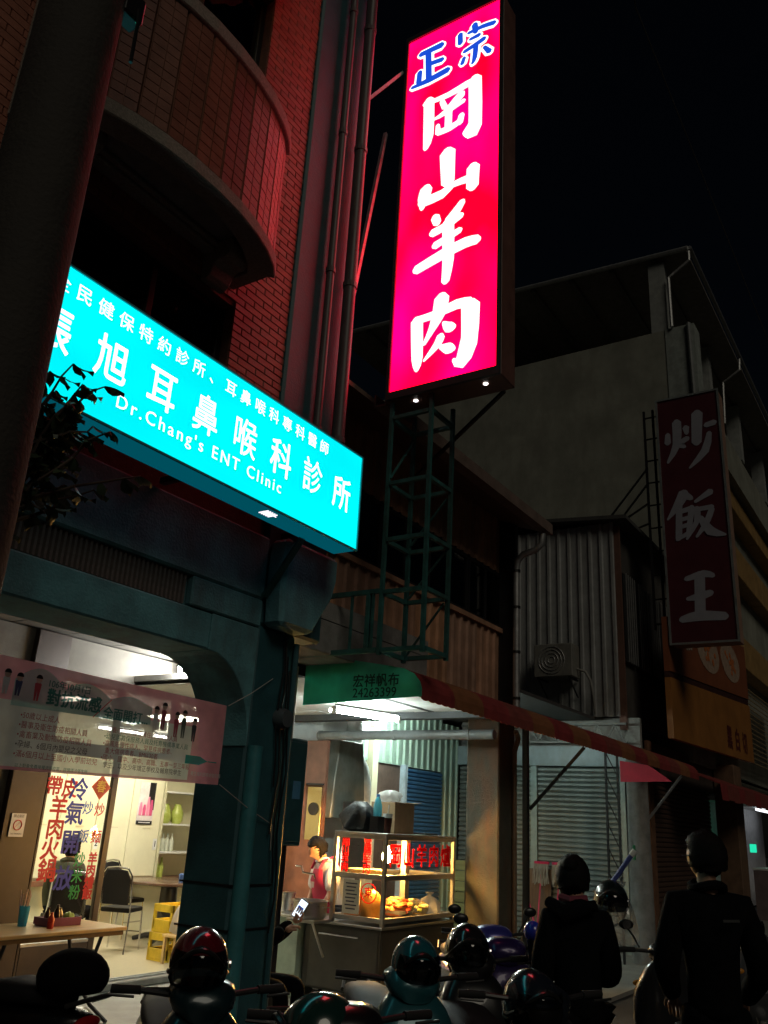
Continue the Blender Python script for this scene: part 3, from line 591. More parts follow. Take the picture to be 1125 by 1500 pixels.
# ------------------------------------------------------------------ RED SIGN
STROKES = {
 'zheng':[[(3.773,9.52,0.067),(3.512,9.516,0.084)],[(3.675,9.501,0.074),(3.654,9.106,0.076)],[(3.638,9.322,0.062),(3.497,9.302,0.065)],[(3.77,9.272,0.063),(3.777,9.133,0.07)],[(3.86,9.096,0.041),(3.753,9.096,0.062),(3.646,9.098,0.079),(3.536,9.108,0.083),(3.425,9.12,0.081)]],
 'zong':[[(3.125,9.582,0.071),(3.107,9.467,0.066)],[(3.292,9.539,0.061),(3.287,9.408,0.064)],[(3.195,9.498,0.042),(3.11,9.499,0.052),(3.029,9.497,0.059),(2.961,9.486,0.061),(2.897,9.473,0.062)],[(3.172,9.398,0.042),(3.067,9.402,0.056)],[(3.237,9.261,0.049),(3.168,9.276,0.057),(3.104,9.291,0.062),(3.053,9.305,0.063),(3.008,9.319,0.062)],[(3.101,9.293,0.062),(3.106,9.196,0.062),(3.113,9.114,0.058),(3.125,9.074,0.046),(3.14,9.047,0.031)],[(3.234,9.18,0.045),(3.257,9.109,0.052)],[(3.006,9.199,0.041),(2.946,9.105,0.064)]],
 'gang':[[(3.702,8.795,0.05),(3.558,8.786,0.064),(3.423,8.782,0.076),(3.303,8.797,0.088),(3.203,8.814,0.095),(3.139,8.821,0.091),(3.087,8.826,0.084)],[(3.642,8.82,0.128),(3.634,8.56,0.128),(3.631,8.344,0.121),(3.643,8.247,0.093),(3.66,8.189,0.058)],[(3.107,8.837,0.148),(3.097,8.487,0.15),(3.095,8.213,0.146),(3.121,8.135,0.122),(3.157,8.139,0.091),(3.189,8.159,0.064),(3.222,8.194,0.036)],[(3.485,8.732,0.059),(3.45,8.633,0.069)],[(3.255,8.715,0.098),(3.281,8.693,0.1),(3.316,8.665,0.099),(3.378,8.611,0.09),(3.447,8.559,0.075),(3.511,8.541,0.055),(3.574,8.532,0.031)],[(3.431,8.548,0.051),(3.229,8.612,0.057)],[(3.4,8.572,0.085),(3.4,8.324,0.084)],[(3.515,8.329,0.075),(3.444,8.327,0.081),(3.377,8.33,0.084),(3.318,8.344,0.078),(3.261,8.362,0.07)],[(3.522,8.431,0.048),(3.515,8.325,0.068)],[(3.248,8.435,0.07),(3.268,8.34,0.076)]],
 'shan':[[(3.398,8.028,0.178),(3.383,7.649,0.148)],[(3.626,7.676,0.142),(3.64,7.619,0.146),(3.653,7.561,0.138),(3.661,7.502,0.099),(3.668,7.442,0.049)],[(3.674,7.52,0.119),(3.551,7.523,0.118),(3.443,7.533,0.113),(3.381,7.567,0.091),(3.324,7.599,0.073),(3.231,7.604,0.084),(3.13,7.6,0.103)],[(3.106,7.721,0.142),(3.11,7.485,0.133)]],
 'yang':[[(3.511,7.284,0.099),(3.485,7.205,0.091)],[(3.213,7.355,0.073),(3.26,7.29,0.094),(3.304,7.234,0.11),(3.337,7.203,0.108),(3.366,7.181,0.1)],[(3.536,7.101,0.095),(3.468,7.113,0.095),(3.396,7.13,0.093),(3.31,7.161,0.084),(3.221,7.198,0.072)],[(3.501,6.944,0.09),(3.449,6.96,0.086),(3.391,6.979,0.082),(3.314,7.003,0.077),(3.232,7.029,0.072)],[(3.699,6.733,0.107),(3.545,6.777,0.117),(3.401,6.816,0.124),(3.274,6.844,0.125),(3.17,6.861,0.122),(3.101,6.859,0.114),(3.045,6.851,0.104)],[(3.362,7.171,0.13),(3.353,6.937,0.128),(3.348,6.731,0.123),(3.358,6.601,0.106),(3.371,6.495,0.086)]],
 'rou':[[(3.404,6.33,0.158),(3.411,6.255,0.159),(3.425,6.178,0.151),(3.461,6.09,0.115),(3.503,6.006,0.075),(3.54,5.94,0.054),(3.575,5.879,0.038)],[(3.683,6.161,0.081),(3.587,6.161,0.084),(3.487,6.165,0.089),(3.361,6.188,0.099),(3.244,6.208,0.108),(3.17,6.202,0.11),(3.109,6.189,0.11)],[(3.663,6.155,0.132),(3.651,5.93,0.129),(3.642,5.744,0.119),(3.641,5.665,0.086),(3.643,5.622,0.046)],[(3.101,6.156,0.19),(3.099,5.936,0.178),(3.107,5.749,0.162),(3.144,5.631,0.138),(3.189,5.571,0.109),(3.224,5.587,0.076),(3.257,5.632,0.042)],[(3.375,6.051,0.037),(3.347,6.016,0.082),(3.32,5.988,0.114),(3.297,5.98,0.106),(3.274,5.978,0.085)],[(3.397,5.914,0.086),(3.411,5.876,0.088),(3.435,5.833,0.083),(3.496,5.77,0.057),(3.568,5.701,0.025)],[(3.4,5.803,0.046),(3.358,5.783,0.087),(3.32,5.766,0.115),(3.292,5.756,0.102),(3.268,5.748,0.075)]],
 'chao':[[(3.661,8.865,0.095),(3.671,8.69,0.121)],[(3.486,9.083,0.169),(3.488,8.844,0.165),(3.51,8.624,0.151),(3.59,8.453,0.107),(3.689,8.298,0.052)],[(3.325,8.944,0.125),(3.316,8.822,0.078)],[(3.31,8.723,0.103),(3.403,8.674,0.105),(3.465,8.629,0.104),(3.433,8.594,0.092),(3.37,8.563,0.077)],[(3.107,9.184,0.207),(3.152,8.607,0.179)],[(2.967,8.915,0.102),(2.813,8.946,0.112)],[(2.919,8.753,0.091),(2.955,8.581,0.129),(3.015,8.416,0.146),(3.148,8.267,0.104),(3.306,8.123,0.041)]],
 'fan':[[(3.441,7.643,0.201),(3.506,7.528,0.18),(3.577,7.412,0.151),(3.665,7.297,0.097),(3.759,7.181,0.035)],[(3.42,7.6,0.15),(3.316,7.53,0.09)],[(3.541,7.407,0.115),(3.584,6.799,0.118)],[(3.548,7.297,0.085),(3.324,7.342,0.099)],[(3.558,7.141,0.075),(3.34,7.18,0.084)],[(3.566,7.004,0.074),(3.373,7.042,0.084)],[(3.323,7.36,0.114),(3.408,6.866,0.093)],[(3.617,6.777,0.059),(3.407,6.878,0.088)],[(3.255,7.454,0.059),(2.979,7.607,0.123)],[(3.235,7.32,0.123),(3.233,7.202,0.112),(3.252,7.076,0.098),(3.337,6.926,0.073),(3.443,6.768,0.044)],[(3.213,7.304,0.084),(2.973,7.314,0.092)],[(2.98,7.281,0.102),(3.031,7.153,0.108),(3.092,7.027,0.106),(3.177,6.908,0.081),(3.272,6.791,0.048)],[(3.189,7.144,0.098),(3.117,6.993,0.146),(3.034,6.866,0.168),(2.915,6.806,0.117),(2.785,6.769,0.042)]],
 'wang':[[(3.51,6.038,0.086),(3.347,6.079,0.115),(3.204,6.105,0.132),(3.117,6.087,0.114),(3.048,6.056,0.084)],[(3.274,6.092,0.18),(3.313,5.366,0.181)],[(3.51,5.678,0.062),(3.404,5.691,0.108),(3.301,5.707,0.141),(3.201,5.731,0.133),(3.104,5.757,0.111)],[(3.63,5.318,0.113),(3.485,5.348,0.154),(3.324,5.367,0.181),(3.12,5.353,0.167),(2.903,5.328,0.14)]],
}
def brush(name, mt, parent, X, nudge=0, grow=0):
    mb = B(); k = 0
    for st in STROKES[name]:
        x = X-.0006*k; k += 1; n = len(st); L_, R_ = [], []
        for i, (y, z, wd) in enumerate(st):
            a = st[max(i-1, 0)]; b = st[min(i+1, n-1)]; dy, dz = b[0]-a[0], b[1]-a[1]; l = math.hypot(dy, dz) or 1
            h = wd/2+grow; L_.append((y-dz/l*h, z+dy/l*h)); R_.append((y+dz/l*h, z-dy/l*h))
        def cap(i, j):
            (y, z, wd) = st[i]; a = st[j]; h = wd/2+grow; an = math.atan2(z-a[1], y-a[0])
            return [(y+h*.75*math.cos(an+t)*(1 if abs(t) > 1.2 else 1), z+h*.75*math.sin(an+t)) for t in (1.1, .55, 0, -.55, -1.1)]
        poly = L_ + cap(-1, -2) + R_[::-1] + cap(0, 1)
        mb.add([(x, p[0], p[1]) for p in poly], [list(range(len(poly)))])
    o = mb.build(name, mt, parent); o.name = 'character'; o.data.name = 'character'; return o
rs_ = thing('vertical_light_box_sign', (6.05, 3.4, 5.45), 'tall glowing red vertical light box sign for mutton restaurant', 'sign')
REDF = emi('red_face', (.95, .0, .006), 5.5, var=1, vscale=(1, 1.7, .75), vcol=(1.0, .0, .055))
RX, RY0, RY1, RZ0, RZ1 = 5.90, 2.83, 3.93, 5.45, 9.78
B().quad((RX, RY1, RZ0), (RX, RY0, RZ0), (RX, RY0, RZ1), (RX, RY1, RZ1)).build('face', REDF, rs_)
B().box(RX+.004, 6.2, RY0-.03, RY1+.03, RZ0-.07, RZ1+.06).build('case', mat('sign_case_brown', (.16, .075, .06), .45, var=.3), rs_, bevel=.008)
FR = mat('sign_frame', (.07, .075, .08), .4, .5)
for a, b in (((RY0-.03, RY0+.004), (RZ0-.07, RZ1+.06)), ((RY1-.004, RY1+.03), (RZ0-.07, RZ1+.06)), ((RY0+.004, RY1-.004), (RZ0-.07, RZ0+.004)), ((RY0+.004, RY1-.004), (RZ1-.004, RZ1+.06))): B().box(RX-.025, RX+.003, a[0], a[1], b[0], b[1]).build('frame', FR, rs_)
REDW = emi('red_sign_white', (1, 1, .93), 1.5, sample=False); REDB = emi('red_sign_blue', (.01, .07, .62), 1.1, sample=False)
for n_ in ('gang', 'shan', 'yang', 'rou'): brush(n_, REDW, rs_, RX-.006)
for n_ in ('zheng', 'zong'):
    brush(n_, REDW, rs_, RX-.006, grow=.028); brush(n_, REDB, rs_, RX-.013)
for y in (3.70, 2.99): B().lathe((6.0, y, RZ0-.0715), [(.022, 0), (.022, -.006)], 12).build('underside_lamp', emi('under_lamp', (1, .95, .9), 4, sample=False), rs_)
# steel tower carrying the sign
tw = thing('sign_frame_tower', (6.1, 3.9, 3.0), 'steel lattice frame carrying the red sign, teal light put into its colour', 'frame')
for (x, y) in ((5.95, 3.92), (5.95, 3.5), (6.35, 3.92), (6.35, 3.5)): B().box(x-.017, x+.017, y-.017, y+.017, 3.03, 5.40).build('post', TEALM, tw)
for z in (3.05, 3.55, 4.02, 4.55, 5.2):
    B().box(5.973, 6.327, 3.902, 3.938, z, z+.035).build('rung', TEALM, tw); B().box(5.973, 6.327, 3.482, 3.518, z, z+.035).build('rung', TEALM, tw)
    B().box(5.932, 5.968, 3.523, 3.897, z, z+.035).build('rung', TEALM, tw); B().box(6.332, 6.368, 3.523, 3.897, z, z+.035).build('rung', TEALM, tw)
for (z0, z1) in ((3.09, 3.53), (3.6, 4.0), (4.1, 4.5)): B().bar((6.34, 3.89, z0), (6.34, 3.53, z1), .025, .01).build('brace', TEALM, tw)
B().bar((5.95, 3.90, 4.62), (6.35, 3.90, 5.18), .025, .01).build('brace', TEALM, tw)
B().bar((6.3, 2.95, 5.44), (6.9, 4.28, 5.0), .03, .03).build('stay', BLACKM, tw)
for z in (3.05, 3.56): B().box(5.928, 5.965, 3.943, 4.88, z, z+.04).build('rail', TEALM, tw)
for y in (4.05, 4.5): B().box(5.93, 5.97, y-.018, y+.018, 3.092, 3.558).build('upright', TEALM, tw)
for y in (4.0, 4.22): B().box(5.935, 5.955, y-.01, y+.01, 3.092, 3.558).build('upright', TEALM, tw)
# steel stays between sign and clinic building
st_ = thing('steel_stay', (5.6, 4.05, 5.6), 'pale slanting steel stay running from the red sign to the wall', 'stay')
B().bar((5.87, 4.15, 8.6), (5.42, 4.16, 5.72), .035, .035).build('lower_bar', GALV, st_)
st2 = tag(B().bar((5.9, 4.0, 9.4), (5.46, 4.2, 8.65), .03, .03).build('steel_stay', GALV), 'short pale steel stay high above beside the red sign', 'stay')
# down pipes beside the clinic column
PV = mat('pvc_pipe', (.07, .065, .07), .45, var=.3)
for i, (x, y, r_) in enumerate(((4.84, 3.90, .035), (5.10, 3.88, .055))):
    t = thing('down_pipe', (x, y, 3.75), ['slim brown down pipe on the dark corner column', 'thick brown down pipe beside the slim one on the corner column'][i], 'pipe')
    B().tube([(x, y, 3.75), (x, y, 10.6)], r_, 12).build('pipe', PV, t, smooth=True)
    for z in (4.6, 6.1, 7.6, 9.1): B().lathe((x, y, z), [(r_+.008, 0), (r_+.008, .05)], 12).build('collar', PV, t)
# ------------------------------------------------------------------ BANNER
bn = thing('vaccination_banner', (3.3, 3.86, 1.86), 'pink and teal vaccination banner strung below the arcade beam', 'banner')
BY = 3.86
def wave(x, z): return BY + .0045*math.sin(x*4.2+z*3) + .002*math.sin(x*9-1) + .02*((x-2.9)/1.3)**2
def cloth(name, x0, x1, zf0, zf1, mt, dy=0, nx=40, nz=6, parent=None):
    mb = B(); vs = []; fs = []
    for i in range(nx+1):
        x = x0+(x1-x0)*i/nx
        for j in range(nz+1):
            z = zf0(x)+(zf1(x)-zf0(x))*j/nz; vs.append((x, wave(x, z)-dy, z))
    for i in range(nx):
        for j in range(nz): a = i*(nz+1)+j; fs.append((a, a+nz+1, a+nz+2, a+1))
    mb.add(vs, fs); return mb.build(name, mt, parent or bn, smooth=60)
def clothmat(name, c, op):
    return canvas(name, c, .72, {'banner_pale': .13, 'banner_cloud': .25}.get(name, .08))
zb = lambda x: 1.846+.016*(x-2.2); zt = lambda x: 2.385-.012*(x-2.2)
PINK = clothmat('banner_pink', (.92, .42, .52), .80); PALE = clothmat('banner_pale', (.90, .95, .94), .70); TEALP = clothmat('banner_teal', (.05, .5, .45), .9); CLOUD = clothmat('banner_cloud', (.50, .85, .82), .86)
cloth('cloth', 1.5, 4.15, lambda x: zb(x)+.325, zt, PINK)
cloth('cloth_hem', 1.5, 3.88, zb, lambda x: zb(x)+.015, PINK, nz=1)
cloth('cloth_end', 3.88, 4.15, zb, lambda x: zb(x)+.325, PINK, nx=8)
cloth('white_field', 1.5, 3.88, lambda x: zb(x)+.015, lambda x: zb(x)+.325, PALE)
def cloud(x0, x1, base, hs):
    mb = B(); n = 60; vs = []; fs = []
    for i in range(n+1):
        x = x0+(x1-x0)*i/n; h = max(hs(x), .004)
        vs += [(x, wave(x, base(x))-.006, base(x)), (x, wave(x, base(x)+h)-.006, base(x)+h)]
    for i in range(n): fs.append((2*i, 2*i+2, 2*i+3, 2*i+1))
    mb.add(vs, fs); mb.build('cloud', CLOUD, bn)
cloud(2.60, 3.52, lambda x: zb(x)+.30, lambda x: .10+.085*abs(math.sin((x-2.6)*10.2))*(1-(x-2.6)*.75)+.04*(3.3-x))
PT = lambda x, z, d=.0: (x, wave(x, z)-.012-d, z)
PT = lambda x, z, d=.0: (x, BY-.018, z)
DT = mat('print_teal', (.02, .20, .17), .7); DR = mat('print_red', (.42, .05, .08), .7); DKP = mat('print_dark', (.05, .05, .07), .7); DW = mat('print_white', (.7, .72, .72), .7)
text('106年10月1日', .046, DT, bn, PT(2.92, 2.285, .012), XD, ZD, bold=.01); text('對抗流感', .088, DT, bn, PT(2.965, 2.215, .012), XD, ZD, bold=.035)
text('／', .12, DR, bn, PT(3.15, 2.20, .012), XD, ZD); text('全面開打...', .070, DT, bn, PT(3.32, 2.185, .012), XD, ZD, bold=.025)
for i, s_ in enumerate(('•50歲以上成人', '•醫事及衛生防疫相關人員', '•禽畜業及動物防疫相關人員', '•孕婦、6個月內嬰兒之父母', '•滿6個月以上至國小入學前幼兒')):
    text(s_, .037, (DR, DR, DR, DKP, DR)[i], bn, PT(2.66, 2.112-i*.046, .012), XD, ZD, align='LEFT')
for i, s_ in enumerate(('•安養/長期照護機構住民及工作人員', '•幼兒園教保服務人員及托育機構專業人員', '•高風險慢性病人、罕見疾病患者、', '  重大傷病患者、BMI≧30者', '•國小、國中、高中、高職、五專一至三年級', '  學生、以及少年矯正學校及輔育院學生')):
    text(s_, .0345, (DR, DT, DR, DR, DR, DKP)[i], bn, PT(3.19, 2.105-i*.037, .012), XD, ZD, align='LEFT')
text('以上對象免費接種流感疫苗，詳情請洽衛生所', .022, DT, bn, PT(2.9, 1.875, .012), XD, ZD)
text('衛生福利部疾病管制署', .026, DW, bn, PT(4.0, 1.925, .012), XD, ZD)
# syringe and little figures printed on the cloth
sy = B(); yy = lambda x, z: wave(x, z)-.012
for q in ([(3.83, 2.03), (3.95, 2.03), (4.02, 2.005), (3.95, 1.98), (3.83, 1.98)], [(4.02, 2.008), (4.10, 2.008), (4.10, 2.002), (4.02, 2.002)]): sy.add([(x, yy(x, z), z) for x, z in q], [list(range(len(q)))])
sy.build('syringe_print', TEALP, bn)
for i, (x, z, h, c) in enumerate(((2.55, 2.20, .12, (.62, .62, .65)), (2.62, 2.20, .11, (.05, .07, .16)), (2.73, 2.19, .13, (.42, .06, .08)), (3.55, 2.13, .15, (.6, .6, .62)), (3.61, 2.15, .16, (.30, .05, .09)), (3.72, 2.12, .15, (.45, .08, .12)), (3.78, 2.12, .17, (.10, .12, .11)), (3.87, 2.11, .14, (.07, .07, .08)))):
    fg = B(); y = yy(x, z)
    fg.add([(x-.013, y, z), (x-.003, y, z), (x, y, z+h*.4), (x+.003, y, z), (x+.013, y, z), (x+.02, y, z+h*.65), (x+.008, y, z+h*.7), (x-.008, y, z+h*.7), (x-.02, y, z+h*.65)], [list(range(9))])
    f_ = fg.build('figure_print', mat('figure_%d' % i, c, .7), bn)
    B().add([(x+.018*math.cos(t*.63), y-.001, z+h*.82+.020*math.sin(t*.63)) for t in range(10)], [list(range(10))]).build('head', mat('print_face', (.48, .32, .27), .7), f_)
    B().add([(x+.020*math.cos(t*.35), y-.002, z+h*.85+.020*math.sin(t*.35)) for t in range(10)], [list(range(10))]).build('hair', BLACKP, f_)
CORD = mat('cord', (.45, .45, .42), .7)
for a, b in (((4.15, BY, 2.36), (4.66, 3.945, 2.62)), ((4.15, BY, 1.88), (4.80, 3.945, 1.66))): B().tube([a, ((a[0]+b[0])/2, (a[1]+b[1])/2, (a[2]+b[2])/2-.01), b], .003, 6).build('cord', CORD, bn)
B().tube([(4.80, 3.945, 1.66), (4.80, 3.94, 1.50)], .004, 6).build('cord', CORD, bn)
# ================================================================== METAL-CLAD SHOP BUILDING (middle)
mbld = thing('metal_clad_shop', (8, 5.5, 0), 'low shop building clad in brown corrugated metal with gutter and dark windows', 'building')
def corr_mesh(L_, H, mt, pitch=.19, d=.028):      # sheet in local x (0..L), facing -y, z 0..H
    n = max(1, round(L_/pitch)); pw = L_/n; prof = []
    for i in range(n):
        x = i*pw; prof += [(x, 0), (x+pw*.62, 0), (x+pw*.70, -d), (x+pw*.92, -d)]
    prof.append((L_, 0)); mb = B(); vs = []; fs = []
    for x, y in prof: vs += [(x, y, 0), (x, y, H), (x, y+.004, 0), (x, y+.004, H)]
    for i in range(len(prof)-1): a = 4*i; fs += [(a, a+4, a+5, a+1), (a+2, a+3, a+7, a+6), (a+1, a+5, a+7, a+3), (a, a+2, a+6, a+4)]
    mb.add(vs, fs); return mesh_only(mb, mt)
OR = [mat('corrugated_brown_%d' % i, c, .5, .15, var=.3, scale=4, stain=(.10, .06, .04), stain_amt=.6) for i, c in enumerate([(.50, .28, .18), (.56, .30, .17), (.45, .27, .19)])]
WY = 4.9
low = corr_mesh(.76, 1.14, OR[0]); hi = corr_mesh(.76, .98, OR[0]); 
for i in range(7):
    x = 5.08+i*.762
    inst('metal_sheet', low, mbld, (x, WY+.002*(i % 2), 3.10), mt=OR[i % 3]); inst('metal_sheet', hi, mbld, (x, WY+.002*(i % 2), 5.03), mt=OR[(i+1) % 3])
B().box(5.08, 10.42, WY+.05, WY+.12, 2.95, 6.15).build('wall', mat('dark_backing', (.03, .03, .03), .9), mbld)
B().box(10.40, 10.95, 5.0, 5.12, 0.06, 6.1).build('recess_wall', mat('dark_paint', (.05, .05, .045), .8), mbld)
for i in range(5):
    x0 = 5.3+i*1.02; f_ = B().box(x0, x0+1.0, WY-.03, WY+.02, 4.25, 4.29).box(x0, x0+1.0, WY-.03, WY+.02, 4.96, 5.0).box(x0, x0+.04, WY-.03, WY+.02, 4.29, 4.96).box(x0+.96, x0+1.0, WY-.03, WY+.02, 4.29, 4.96).box(x0+.48, x0+.52, WY-.028, WY+.018, 4.29, 4.96).build('window', BLACKM, mbld)
    for a in (.04, .52): B().box(x0+a, x0+a+.44, WY-.01, WY-.004, 4.29, 4.96).build('pane', WINDK, f_)
B().box(5.2, 10.42, WY-.06, WY-.031, 4.19, 4.249).build('sill', OR[0], mbld)
B().prism([(4.30, 5.58), (5.6, 6.05), (5.6, 6.1), (4.30, 5.63)], 0, 5.3, 10.45).build('roof', mat('roof_sheet', (.20, .14, .11), .6, .2), mbld)
B().prism([(4.16, 5.53), (4.30, 5.53), (4.30, 5.67), (4.285, 5.67), (4.285, 5.55), (4.175, 5.55), (4.175, 5.67), (4.16, 5.67)], 0, 6.2, 10.45).build('gutter', mat('gutter_tin', (.26, .19, .16), .5, .3, var=.3), mbld)
dpp = thing('rain_pipe', (10.28, 4.62, 2.9), 'pale rain pipe dropping from the gutter corner', 'pipe')
B().tube([(10.28, 4.24, 5.50), (10.28, 4.25, 5.36), (10.28, 4.34, 5.28), (10.28, 4.52, 5.24), (10.28, 4.60, 5.16), (10.28, 4.62, 5.0), (10.28, 4.62, 2.95)], .045, 10).build('pipe', GALV, dpp, smooth=True)
for z in (3.3, 3.9, 4.5, 5.0): B().lathe((10.28, 4.62, z), [(.056, 0), (.056, .03)], 12).build('clip', BLACKM, dpp)
B().box(10.33, 10.42, 4.66, 4.9, 2.95, 6.0).build('corner_trim', BLACKM, mbld)
# shop roof / ceiling under the awning
B().box(6.34, 8.74, 4.62, 7.55, 3.0, 3.06).build('ceiling_slab', mat('ceiling_back', (.3, .3, .28), .8), mbld)
pm = mesh_only(B().box(-.258, .258, -.596, .596, 0, .012), WHITE, .002)
for i in range(5):
    for j in range(3): inst('ceiling_panel', pm, mbld, (6.64+i*.5225, 4.62+j*1.2, 2.955+random.uniform(-.003, .003)), (random.uniform(-.004, .004), 0, 0))
B().box(8.75, 8.90, 4.1, 7.5, 2.88, 2.99).build('beam', mat('dark_beam', (.05, .055, .06), .6), mbld)
B().box(8.9, 14.3, 5.0, 7.6, 3.55, 3.6).build('lean_to_roof', mat('dark_roof', (.06, .06, .06), .8), mbld)
tube_lamp((7.50, 5.45, 2.82), (8.35, 5.20, 2.82), 'bright twin fluorescent lamp glaring under the green awning', (.03, .09, 0), TUBE)
tube_lamp((10.6, 6.95, 3.30), (11.8, 6.95, 3.30), 'fluorescent tube fixed high on the mint green back wall', None, emi('tube_back', (.82, 1, .92), 330))
dc = thing('exhaust_pipe', (8.98, 5.5, 2.66), 'pale horizontal exhaust pipe under the dark beam', 'pipe')
B().tube([(8.98, 6.75, 2.72), (8.98, 4.3, 2.72)], .055, 16).build('pipe', mat('white_pipe', (.17, .185, .19), .35), dc, smooth=True)
for y in (6.7, 5.6, 4.6): B().lathe((8.98, y, 2.72), [(.062, 0), (.062, .04)], 16, (0, 1, 0)).build('collar', mat('white_pipe', (.17, .185, .19)), dc)
# shop back wall: mint corrugated sheets, brown plaster below, blue roller shutter
MINT = mat('mint_sheet', (.42, .58, .48), .5, .1, var=.15, stain=(.2, .2, .15), stain_amt=.4)
sb = thing('shop_back_wall', (12, 7.7, .05), 'mint green corrugated back wall of the food stall', 'wall')
mt1 = corr_mesh(.8, .98, MINT, .2, .03); mt2 = corr_mesh(.62, 3.4, MINT, .2, .03)
for i in range(5): inst('mint_sheet', mt1, sb, (9.7+i*.8, 7.60, 2.62))
inst('mint_sheet', mt2, sb, (13.72, 7.60, .06))
B().box(8.9, 12.42, 7.62, 7.7, .05, 2.62).build('plaster', mat('brown_plaster', (.13, .085, .065), .8, var=.3, bump=.3), sb)
B().box(12.40, 12.48, 7.52, 7.62, .05, 2.64).build('door_jamb', mat('blue_jamb', (.45, .55, .62), .5), sb)
BLUES = mat('blue_shutter', (.06, .18, .36), .45, .2, var=.2)
slat = mesh_only(B().prism([(0, 0), (-.022, .018), (-.022, .045), (0, .062), (.004, .062), (.004, 0)], 0, 12.49, 13.70), BLUES)
bsh = thing('blue_shutter', (13.1, 7.56, .05), 'closed blue roller shutter in the mint green wall', 'shutter')
for i in range(39): inst('slat', slat, bsh, (0, 7.57, .12+i*.0635))
# perpendicular wall with big grey roller shutters (plane x = 14.4, faces the camera)
gw = thing('grey_shutter_wall', (14.4, 6, 0), 'pair of grey roller shutters below a pale blue beam and truss', 'shutter')
GREYS = mat('grey_shutter', (.22, .26, .25), .5, .3, var=.25, stain=(.12, .11, .09), stain_amt=.5)
def yslat(y0, y1, x): return mesh_only(B().prism([(x, 0), (x-.028, .022), (x-.028, .055), (x, .078), (x+.005, .078), (x+.005, 0)], 1, y0, y1), GREYS)
for (y0, y1) in ((4.62, 6.06), (6.18, 7.10), (7.2, 7.56)):
    sm = yslat(y0, y1, 0)
    for i in range(34): inst('slat', sm, gw, (14.40+random.uniform(-.002, .002), 0, .08+i*.0795))
for (y0, y1) in ((4.54, 4.615), (6.065, 6.175), (7.105, 7.195)): B().box(14.34, 14.42, y0, y1, .05, 2.80).build('guide_rail', mat('rail_teal', (.30, .38, .37), .5, .3), gw)
B().box(14.30, 14.46, 4.45, 7.58, 2.80, 3.12).build('beam', mat('pale_blue_beam', (.38, .50, .54), .5, var=.2, stain=(.2, .22, .2), stain_amt=.5), gw)
B().box(14.5, 14.6, 4.3, 7.6, 3.1, 3.6).build('upper_wall', mat('old_plaster', (.30, .31, .29), .8, var=.4, scale=4), gw)
TS = mat('truss_steel', (.16, .17, .16), .5, .3)
for z in (3.17, 3.46): B().box(14.26, 14.30, 4.45, 7.5, z, z+.035).build('truss_chord', TS, gw)
for i in range(10): y = 4.5+i*.3; B().bar((14.28, y, 3.2), (14.28, y+.15, 3.46), .02, .02).build('truss_web', TS, gw); B().bar((14.28, y+.15, 3.46), (14.28, y+.3, 3.2), .02, .02).build('truss_web', TS, gw)
# low yellow plank wall, plywood board
pw_ = thing('plank_wall', (13.9, 7.2, .05), 'low yellow green plank wall behind the concrete pillar', 'wall')
PLK = mat('yellow_plank', (.34, .33, .13), .7, var=.35, scale=3, stretch=(1, .3, 4))
for i in range(7): B().box(14.0+random.uniform(-.004, .004), 14.04, 6.55, 7.55, .06+i*.165, .215+i*.165).build('plank', PLK, pw_, bevel=.004)
tag(B().add([(14.22, 6.30, .05), (14.22, 5.80, .05), (14.30, 5.80, 1.16), (14.30, 6.30, 1.16), (14.245, 6.30, .05), (14.245, 5.80, .05), (14.325, 5.80, 1.16), (14.325, 6.30, 1.16)], [(0, 1, 2, 3), (7, 6, 5, 4), (0, 4, 5, 1), (1, 5, 6, 2), (2, 6, 7, 3), (3, 7, 4, 0)]).build('plywood_board', mat('plywood', (.14, .085, .05), .75, var=.3, stretch=(1, 6, 1))), 'dark plywood board leaning on the grey shutter', 'board')
# pillar between the shop bays
pl = thing('concrete_pillar', (9.6, 4.66, .05), 'stained square concrete pillar holding the awning beside the food cart', 'pillar')
B().box(9.36, 9.80, 4.42, 4.84, .05, 3.03).build('shaft', mat('stained_pillar', (.075, .072, .052), .8, var=.4, scale=4, bump=.5, stain=(.15, .055, .02), stain_amt=.85), pl, bevel=.015)
B().tube([(9.72, 4.39, .06), (9.72, 4.39, 2.6), (9.72, 4.34, 2.75), (9.6, 4.32, 2.82)], .03, 10).build('conduit', mat('rusty_conduit', (.16, .10, .06), .6), pl, smooth=True)
sp = thing('steel_post', (10.35, 4.52, .05), 'thin dark steel post with a diagonal strut to the awning edge', 'post')
B().box(10.32, 10.385, 4.49, 4.555, .05, 2.95).build('post', BLACKM, sp); B().bar((10.38, 4.48, 1.98), (10.42, 3.78, 2.72), .035, .035).build('strut', BLACKM, sp)
lp = thing('lattice_post', (13.2, 4.36, .05), 'dark lattice steel post in front of the grey shutter', 'post')
for y in (4.28, 4.46): B().box(13.18, 13.21, y-.015, y+.015, .05, 2.95).build('chord', BLACKM, lp)
for i in range(8): B().bar((13.195, 4.285, .2+i*.34), (13.195, 4.455, .2+(i+1)*.34), .015, .015).build('lacing', BLACKM, lp)
up2 = thing('concrete_post', (13.55, 4.1, .05), 'weathered round concrete post with torn green label', 'post')
B().tube([(13.55, 4.1, .05), (13.55, 4.1, 2.9)], [.17, .155], 18).build('shaft', CONC, up2, smooth=True)
B().bar((13.45, 4.0, 1.9), (14.75, 3.74, 2.70), .03, .03).build('strut', GALV, up2)
B().tube([(13.39, 4.14, 1.42), (13.39, 4.14, 1.62)], .02, 8).build('green_label', mat('green_label', (.02, .25, .10), .5), up2)
